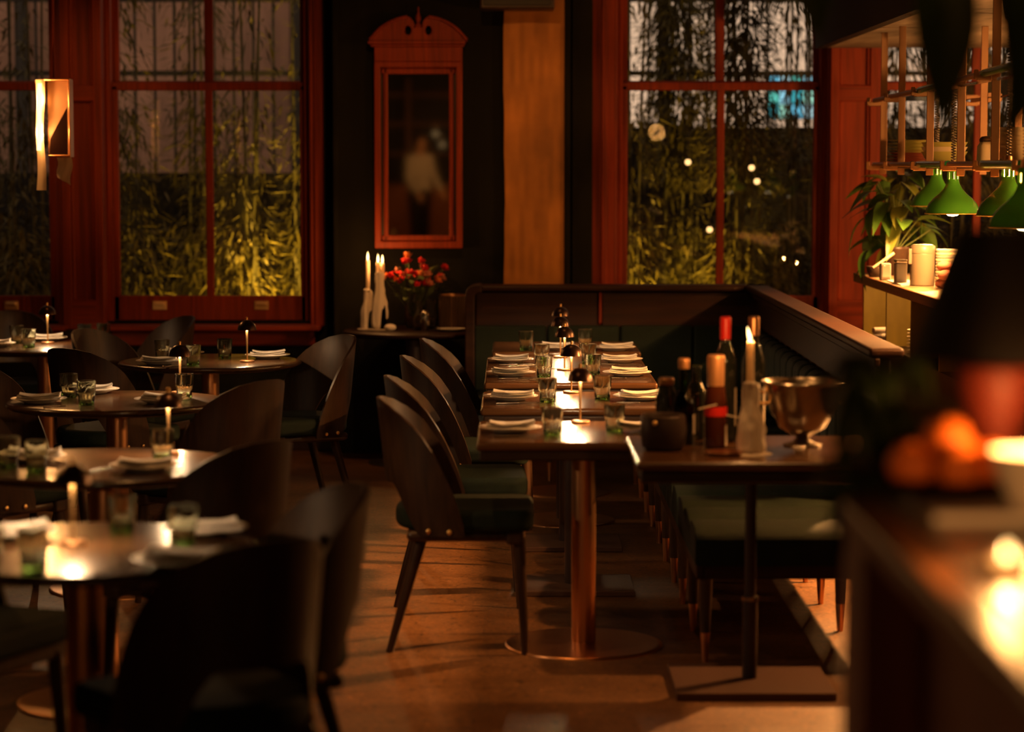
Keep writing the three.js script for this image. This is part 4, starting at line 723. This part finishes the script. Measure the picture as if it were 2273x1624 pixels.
{
  const b = thing('fruit_bowl', 'shallow dark bowl of oranges on the near counter', 'bowl', [0.638, FY, 3.5]);
  part('bowl', la([[0, 0.003], [0.045, 0], [0.05, 0.006], [0.085, 0.022], [0.1, 0.036], [0.097, 0.038], [0.082, 0.026], [0.045, 0.01], [0, 0.008]], 40), M.darkwood, b);
  const og = new THREE.SphereGeometry(0.036, 28, 20);
  for (const [x, y, d] of [[-0.055, 0.055, 0.0], [0.005, 0.058, -0.045], [0.058, 0.056, -0.012], [0.0, 0.057, 0.05], [0.022, 0.062, 0.012], [-0.004, 0.094, 0.004]]) { const o = single('orange', og.clone().scale(1, 0.94, 1), M.orange, y > 0.08 ? 'topmost orange of the pile in the dark bowl' : 'ripe orange in the bottom layer of the dark bowl', 'orange', 'oranges in the bowl'); o.position.set(0.638 + x, FY + y, -(3.5 + d)); o.rotation.set(x * 40, y * 30, d * 20); }
  const l = thing('table_lamp_terracotta', 'terracotta lamp with dark conical shade on near counter, unlit', 'lamp', [0.72, FY, 3.58]);
  part('base', la([[0, 0], [0.035, 0], [0.04, 0.008], [0.033, 0.05], [0.04, 0.1], [0.06, 0.15], [0.066, 0.19], [0.06, 0.2], [0, 0.2]], 40), M.terracotta, l, 'tapered terracotta base'); part('stem', cy(0.008, 0.008, 0.1, 0, 0.24, 0), M.brass, l);
  part('lamp_shade', la([[0.062, 0.395], [0.064, 0.395], [0.132, 0.205], [0.130, 0.205], [0.062, 0.395]], 48), M.shade, l, 'dark conical shade'); part('shade_top', la([[0, 0.394], [0.062, 0.394]], 40), M.shade, l);
  const tl = thing('tealight', 'glass tealight burning on the near counter', 'candle', [0.592, FY, 2.86]);
  part('cup', la([[0, 0.002], [0.022, 0], [0.025, 0.004], [0.028, 0.028], [0.026, 0.028], [0.022, 0.006], [0, 0.005]], 28), M.clear, tl); part('wax', cy(0.02, 0.02, 0.01, 0, 0.011, 0), M.taper, tl); part('flame', flameGeo.clone().scale(0.8, 0.5, 0.8).translate(0, 0.017, 0), M.flame, tl);
  plight(0.592, FY + 0.045, 2.86, I.tealight, 0.4);
  const cb = thing('candle_bowl', 'pale bowl with burning candle beside the terracotta lamp', 'candle', [0.735, FY, 3.38]);
  part('bowl', la([[0, 0.004], [0.03, 0], [0.036, 0.02], [0.055, 0.06], [0.062, 0.09], [0.058, 0.09], [0.05, 0.06], [0.03, 0.024], [0, 0.012]], 40), M.porcelain, cb); part('wax', cy(0.045, 0.035, 0.03, 0, 0.045, 0), M.taper, cb); part('flame', flameGeo.clone().translate(0, 0.062, 0), M.flame, cb);
  plight(0.735, FY + 0.105, 3.38, I.tealight, 0.4);
  const sp = single('serving_board', rb(0.17, 0.016, 0.12, 0, 0.008, 0, 0.007), M.porcelain, 'pale oblong tray in front of fruit bowl on near counter', 'tray'); sp.position.set(0.66, FY + 0.0005, -3.33);
}
{ // herbs at the counter corner and a broad-leaved plant hanging over
  const p = thing('herb_bunch', 'dark leafy herbs drooping over the near counter corner', 'plant', [0.555, FY, 3.63]);
  part('pot', la([[0, 0], [0.03, 0], [0.036, 0.06], [0.033, 0.06], [0.028, 0.05], [0, 0.045]], 24), M.edge, p);
  const v = [bigLeaf(0.07, 0.036, 0.6), bigLeaf(0.085, 0.032, 0.9)];
  for (let i = 0; i < 70; i++) { const a = rr(0, 6.28), h = rr(0.0, 0.21), r = rr(0.0, 0.06); part('leaf', v[i % 2].clone().rotateX(rr(-0.6, 0.9)).rotateY(a).translate(Math.sin(a) * r - 0.005, h, Math.cos(a) * r * 0.6), M.herb, p); }
  const q = thing('rubber_plant', 'broad-leaved dark plant hanging its leaves over the near counter', 'plant', [1.12, FY, 4.3]);
  q.position.y = 0;
  part('planter', la([[0, 0], [0.14, 0], [0.2, 0.42], [0.2, 0.45], [0.18, 0.45], [0.17, 0.42], [0, 0.4]], 40), M.terracotta, q); part('trunk', tube([V(0, 0.4, 0), V(0.03, 1.2, 0), V(0.0, 2.4, 0.0)], 0.02, 20, 10), M.stem, q);
  const L = bigLeaf(0.3, 0.12, 0.35), S = bigLeaf(0.22, 0.1, 0.5);
  const leaf = (x, y, z, rx, ry, rz, g = L) => { part('leaf', g.clone().rotateX(rx).rotateZ(rz).rotateY(ry).translate(x, y, z), M.leafDark, q); part('petiole', tube([V(0.0, y + 0.12, 0), V(x * 0.5, y + 0.12, z * 0.5), V(x, y, z)], 0.006, 10, 6), M.stem, q); };
  leaf(-0.38, 2.05, 0.02, 1.35, 0.2, 0.1); leaf(-0.30, 2.06, 0.1, 1.1, 0.8, 0); leaf(-0.58, 2.13, -0.1, 1.45, -0.3, 0, S); leaf(-0.2, 2.02, 0.05, 1.3, 0.5, -0.2); leaf(-0.14, 1.98, -0.08, 1.25, 1.0, 0.3); leaf(-0.13, 1.75, 0.1, 1.3, 0.4, 0, S); leaf(-0.45, 2.2, 0.1, 0.6, -1.2, 0); leaf(0.05, 2.15, 0.1, 0.9, 0.8, 0); leaf(-0.25, 2.25, 0, 0.7, -0.8, 0.2); leaf(-0.1, 1.85, -0.1, 1.35, 0.2, 0.1); leaf(-0.62, 2.16, 0.05, 1.4, 0.9, 0, S); leaf(0.1, 1.9, -0.1, 1.2, 2.0, 0);
}

// ---------------------------------------------------------------- hanging lanterns over the round tables
function lantern(x, d, label) {
  const t = thing('hanging_lantern', label, 'lamp', [x, 1.715, d]);
  part('cord', rod(V(-0.005, 0.385, 0), V(-0.005, HC - 1.715, 0), 0.006, 0.006, 8), M.mahog, t);
  part('frame', [rb(0.13, 0.008, 0.1, 0.015, 0.385, 0, 0.003), rb(0.008, 0.39, 0.1, 0.077, 0.19, 0, 0.003), rb(0.11, 0.008, 0.1, 0.025, 0.004, 0, 0.003)], M.copper, t, 'bent copper frame');
  part('back_sheet', rb(0.12, 0.37, 0.003, 0.015, 0.195, -0.03, 0.001), M.sheet, t, 'tan sheet');
  const tri = new THREE.Shape(); tri.moveTo(-0.025, 0.008); tri.lineTo(0.068, 0.008); tri.lineTo(0.068, 0.25); tri.lineTo(-0.02, 0.09); tri.lineTo(-0.025, 0.008);
  part('cut_sheet', new THREE.ExtrudeGeometry(tri, { depth: 0.002, bevelEnabled: false }).translate(0, 0, 0.045), M.sheetDark, t, 'dark angled sheet');
  part('paper_strip', [grid(4, 30, (u, v) => [-0.074 + (u - 0.5) * (0.05 - 0.012 * Math.sin(v * 3)) + 0.004 * Math.sin(v * 9), lerp(-0.17, 0.385, v), 0.012 + 0.02 * Math.cos((u - 0.5) * 2.6) + 0.004 * Math.sin(u * 20)])], M.paper, t, 'long paper strip');
  part('lamp_tube', rod(V(-0.078, 0.03, 0.045), V(-0.07, 0.365, 0.045), 0.011, 0.011, 14), mat(C(0, 0, 0), 1, { emissive: C(1, 0.62, 0.26), emissiveIntensity: 3.2 }), t, 'glowing light tube');
  part('paper_scrap', [grid(6, 8, (u, v) => [0.045 + (u - 0.5) * 0.07 + 0.006 * Math.sin(v * 6), -0.005 - v * (0.1 + 0.04 * u), 0.03 + 0.012 * Math.cos(u * 9 + v * 3)])], M.paper, t, 'crumpled paper scrap');
  for (const y of [0.12, 0.28]) plight(x - 0.075, 1.715 + y, d - 0.045, I.pendant / 2, 0.5);
}
lantern(-2.3, 12.25, 'copper and paper hanging lantern over the window-side round table');
lantern(-2.75, 9.4, 'copper and paper hanging lantern over the left aisle, third from the window');
lantern(-2.35, 6.9, 'copper and paper hanging lantern over the left aisle, second from entrance');

// ---------------------------------------------------------------- the room behind, as the mirror shows it
for (const [x, y, d, k] of [[-1.08, 1.78, -6.5, 0.06], [-1.02, 1.62, -7.6, 0.05], [0.6, 2.1, -5.5, 1.2], [-2.6, 2.1, -4.0, 1.2], [1.9, 2.1, -3.4, 1.2]]) {
  const t = thing('globe_pendant', 'opal globe pendant at the entrance end of the room', 'lamp', [x, y, d], 0, 'globe pendants at the entrance end');
  part('globe', new THREE.SphereGeometry(k < 1 ? 0.045 : 0.07, 28, 20), mat(C(0, 0, 0), 1, { emissive: C(1, 0.62, 0.28), emissiveIntensity: 0.28 }), t); part('cap', cy(0.02, 0.035, 0.05, 0, 0.11, 0), M.brass, t); part('cord', rod(V(0, 0.13, 0), V(0, HC - y, 0), 0.004), M.iron, t);
  plight(x, y, d, I.rear * k, k < 1 ? 2 : 4);
}
{ // back bar shelves with bottles
  const s = thing('back_bar', 'wooden back bar shelves at the entrance end of the room', 'shelf', [0, 0, 0]);
  part('cabinet', uvm(rg(-3.6, 0.4, 0, 1.0, -9.45, -8.95, 0.01)), M.counterFace, s); for (const y of [1.45, 1.9, 2.35]) part('shelf', uvm(rg(-3.6, 0.4, y, y + 0.03, -9.45, -9.15)), M.counterWood, s); for (const x of [-3.6, -1.6, 0.36]) part('upright', uvm(rg(x, x + 0.04, 1.0, 2.6, -9.45, -9.15)), M.counterWood, s);
}
{ // person standing across the room, seen only in the mirror
  const smin = (a, b, k) => { const h = Math.max(k - Math.abs(a - b), 0) / k; return Math.min(a, b) - h * h * k * 0.25; };
  const cap = (a, b, ra, rb_) => { const ab = b.clone().sub(a), l2 = ab.lengthSq(); return (x, y, z) => { let t = ((x - a.x) * ab.x + (y - a.y) * ab.y + (z - a.z) * ab.z) / l2; t = t < 0 ? 0 : t > 1 ? 1 : t; const dx = x - a.x - ab.x * t, dy = y - a.y - ab.y * t, dz = z - a.z - ab.z * t; return Math.sqrt(dx * dx + dy * dy + dz * dz) - (ra + (rb_ - ra) * t); }; };
  const ell = (c, r) => (x, y, z) => { const k = Math.hypot((x - c.x) / r.x, (y - c.y) / r.y, (z - c.z) / r.z); return (k - 1) * Math.min(r.x, r.y, r.z); };
  const polygonize = (f, c, half, res) => {
    const mc = new MarchingCubes(res, M.napkin, false, false, 90000); mc.isolation = 0; const h = res / 2;
    for (let k = 0; k < res; k++) for (let j = 0; j < res; j++) for (let i = 0; i < res; i++) mc.field[k * res * res + j * res + i] = -f(c.x + (i - h) / h * half, c.y + (j - h) / h * half, c.z + (k - h) / h * half);
    mc.update(); const n = mc.count, g = new THREE.BufferGeometry(); g.setAttribute('position', new THREE.BufferAttribute(mc.positionArray.slice(0, n * 3), 3)); g.setAttribute('normal', new THREE.BufferAttribute(mc.normalArray.slice(0, n * 3), 3)); g.setAttribute('uv', new THREE.BufferAttribute(new Float32Array(n * 2), 2));
    g.scale(half, half, half).translate(c.x, c.y, c.z); return g;
  };
  const J = { hipL: V(-0.09, 0.92, 0), hipR: V(0.09, 0.92, 0), kneeL: V(-0.1, 0.49, 0.01), kneeR: V(0.11, 0.49, 0.03), ankL: V(-0.1, 0.09, -0.02), ankR: V(0.13, 0.09, 0.02), shL: V(-0.18, 1.42, 0), shR: V(0.18, 1.42, 0), elL: V(-0.26, 1.15, 0.02), elR: V(0.25, 1.16, 0.05), wrL: V(-0.22, 1.0, 0.2), wrR: V(0.27, 0.98, 0.24) };
  const torso = [ell(V(0, 1.25, 0), V(0.175, 0.24, 0.115)), ell(V(0, 1.0, 0), V(0.165, 0.16, 0.12)), cap(V(-0.15, 1.41, 0), V(0.15, 1.41, 0), 0.062, 0.062)];
  const arms = [cap(J.shL, J.elL, 0.055, 0.042), cap(J.elL, J.wrL, 0.041, 0.028), cap(J.shR, J.elR, 0.055, 0.042), cap(J.elR, J.wrR, 0.041, 0.028)];
  const legs = [cap(J.hipL, J.kneeL, 0.088, 0.058), cap(J.kneeL, J.ankL, 0.056, 0.04), cap(J.hipR, J.kneeR, 0.088, 0.058), cap(J.kneeR, J.ankR, 0.056, 0.04)];
  const feet = [cap(V(-0.1, 0.04, -0.05), V(-0.12, 0.035, 0.13), 0.042, 0.034), cap(V(0.13, 0.04, -0.02), V(0.15, 0.035, 0.16), 0.042, 0.034)];
  const head = [ell(V(0, 1.63, 0.01), V(0.076, 0.115, 0.095)), cap(V(0, 1.46, -0.01), V(0, 1.56, 0), 0.056, 0.052), ell(V(0, 1.57, 0.045), V(0.052, 0.05, 0.05)), cap(V(0, 1.65, 0.098), V(0, 1.615, 0.118), 0.009, 0.013), ell(V(-0.078, 1.625, 0), V(0.012, 0.03, 0.018)), ell(V(0.078, 1.625, 0), V(0.012, 0.03, 0.018))];
  const all = (l, k) => (x, y, z) => { let d = 9; for (const f of l) d = smin(d, f(x, y, z), k); return d; };
  const body = all([...torso, ...arms, ...legs, ...feet, ...head.slice(0, 2)], 0.035);
  const hands = (w, e, side) => { // palm, four fingers, thumb
    const f = w.clone().sub(e).normalize(), up = V(0, 1, 0), s = V().crossVectors(f, up).normalize().multiplyScalar(side), P = (a, b, c) => w.clone().addScaledVector(f, a).addScaledVector(s, b).addScaledVector(up, c), l = [cap(P(0, 0, 0), P(0.075, 0, 0), 0.026, 0.028)];
    [[-0.026, 0.06], [-0.009, 0.075], [0.009, 0.07], [0.026, 0.055]].forEach(([b, n]) => { l.push(cap(P(0.085, b, 0), P(0.085 + n * 0.5, b, -0.006), 0.0095, 0.009), cap(P(0.085 + n * 0.5, b, -0.006), P(0.085 + n * 0.85, b, -0.03), 0.009, 0.008)); });
    l.push(cap(P(0.025, -0.03, 0), P(0.06, -0.052, -0.006), 0.011, 0.01), cap(P(0.06, -0.052, -0.006), P(0.09, -0.055, -0.014), 0.01, 0.0085)); return polygonize(all(l, 0.006), P(0.06, 0, 0), 0.12, 64);
  };
  const t = thing('person', 'person in pale shirt and dark trousers standing across room, reflected in mirror', 'person', [-1.3, 0, -6.2], Math.PI * 0.75);
  const skin = mat(C(0.5, 0.28, 0.17), 0.6);
  part('body', [polygonize(body, V(0, 0.9, 0.05), 0.95, 140), polygonize(all(head, 0.02), V(0, 1.6, 0.01), 0.2, 80), hands(J.wrL, J.elL, 1), hands(J.wrR, J.elR, -1)], skin, t);
  const sh = all([...torso, ...arms], 0.04), tr = all([...legs, torso[1]], 0.04);
  part('shirt', polygonize((x, y, z) => Math.max(sh(x, y, z) - 0.012, 0.93 - y, y - 1.475 - 0.3 * Math.abs(x)), V(0, 1.2, 0.05), 0.42, 90), M.napkin, t, 'pale shirt');
  part('trousers', polygonize((x, y, z) => Math.max(tr(x, y, z) - 0.014, 0.07 - y, y - 1.0), V(0, 0.55, 0.0), 0.56, 90), M.shade, t, 'dark trousers');
  part('shoe', polygonize(all(feet.slice(0, 1).map(f => (x, y, z) => f(x, y, z) - 0.008), 0.02), V(-0.1, 0.05, 0.04), 0.2, 40), M.shade, t); part('shoe', polygonize(all(feet.slice(1).map(f => (x, y, z) => f(x, y, z) - 0.008), 0.02), V(0.14, 0.05, 0.06), 0.2, 40), M.shade, t);
  part('hair', polygonize((x, y, z) => Math.max(head[0](x, y, z) - 0.014, z - 0.045 - 0.4 * Math.max(0, y - 1.66), 1.575 - y), V(0, 1.63, 0), 0.18, 60), M.edge, t, 'short dark hair');
  for (const s of [-1, 1]) part('eye', new THREE.SphereGeometry(0.011, 12, 8).translate(s * 0.03, 1.64, 0.094), M.edge, t); part('mouth', rb(0.045, 0.009, 0.012, 0, 1.575, 0.093, 0.004), M.terracotta, t);
}
// ceiling downlights
[[-0.75, 7.3, 1], [0.15, 10.2, 0.2], [1.0, 6.4, 0.8], [-2.5, 11.6, 1.1], [-0.25, 11.3, 1.5]].forEach(([x, d, k], i) => {
  const t = thing('ceiling_downlight', ['recessed ceiling spotlight over the aisle', 'recessed ceiling spotlight over the square tables', 'recessed ceiling spotlight over the service table', 'recessed ceiling spotlight aimed at the panelled pilaster', 'recessed ceiling spotlight in front of the ochre strip'][i], 'lamp', [x, HC - 0.06, d]);
  part('can', la([[0.045, 0.058], [0.052, 0.0], [0.06, -0.004], [0.056, 0.004], [0.048, 0.058]], 28), M.iron, t); part('lamp_lens', la([[0, 0.03], [0.04, 0.03]], 24), M.led, t);
  const l = new THREE.SpotLight(WARM, I.down * k, 0, i === 3 ? 0.25 : 0.62, 0.7); l.position.set(x, HC - 0.04, -d); l.target.position.set(x + [0.1, 0, 0.1, 0, 0.05][i], i === 4 ? 1.4 : i === 3 ? 1.95 : 0, -(d + [0.4, 0, 0.5, 2.5, 2.7][i])); l.castShadow = true; l.shadow.radius = 2; scene.add(l, l.target);
});
for (const o of scene.children) o.traverse(m => { if (m.isMesh) m.castShadow = m.receiveShadow = true; });
renderer.render(scene, camera);
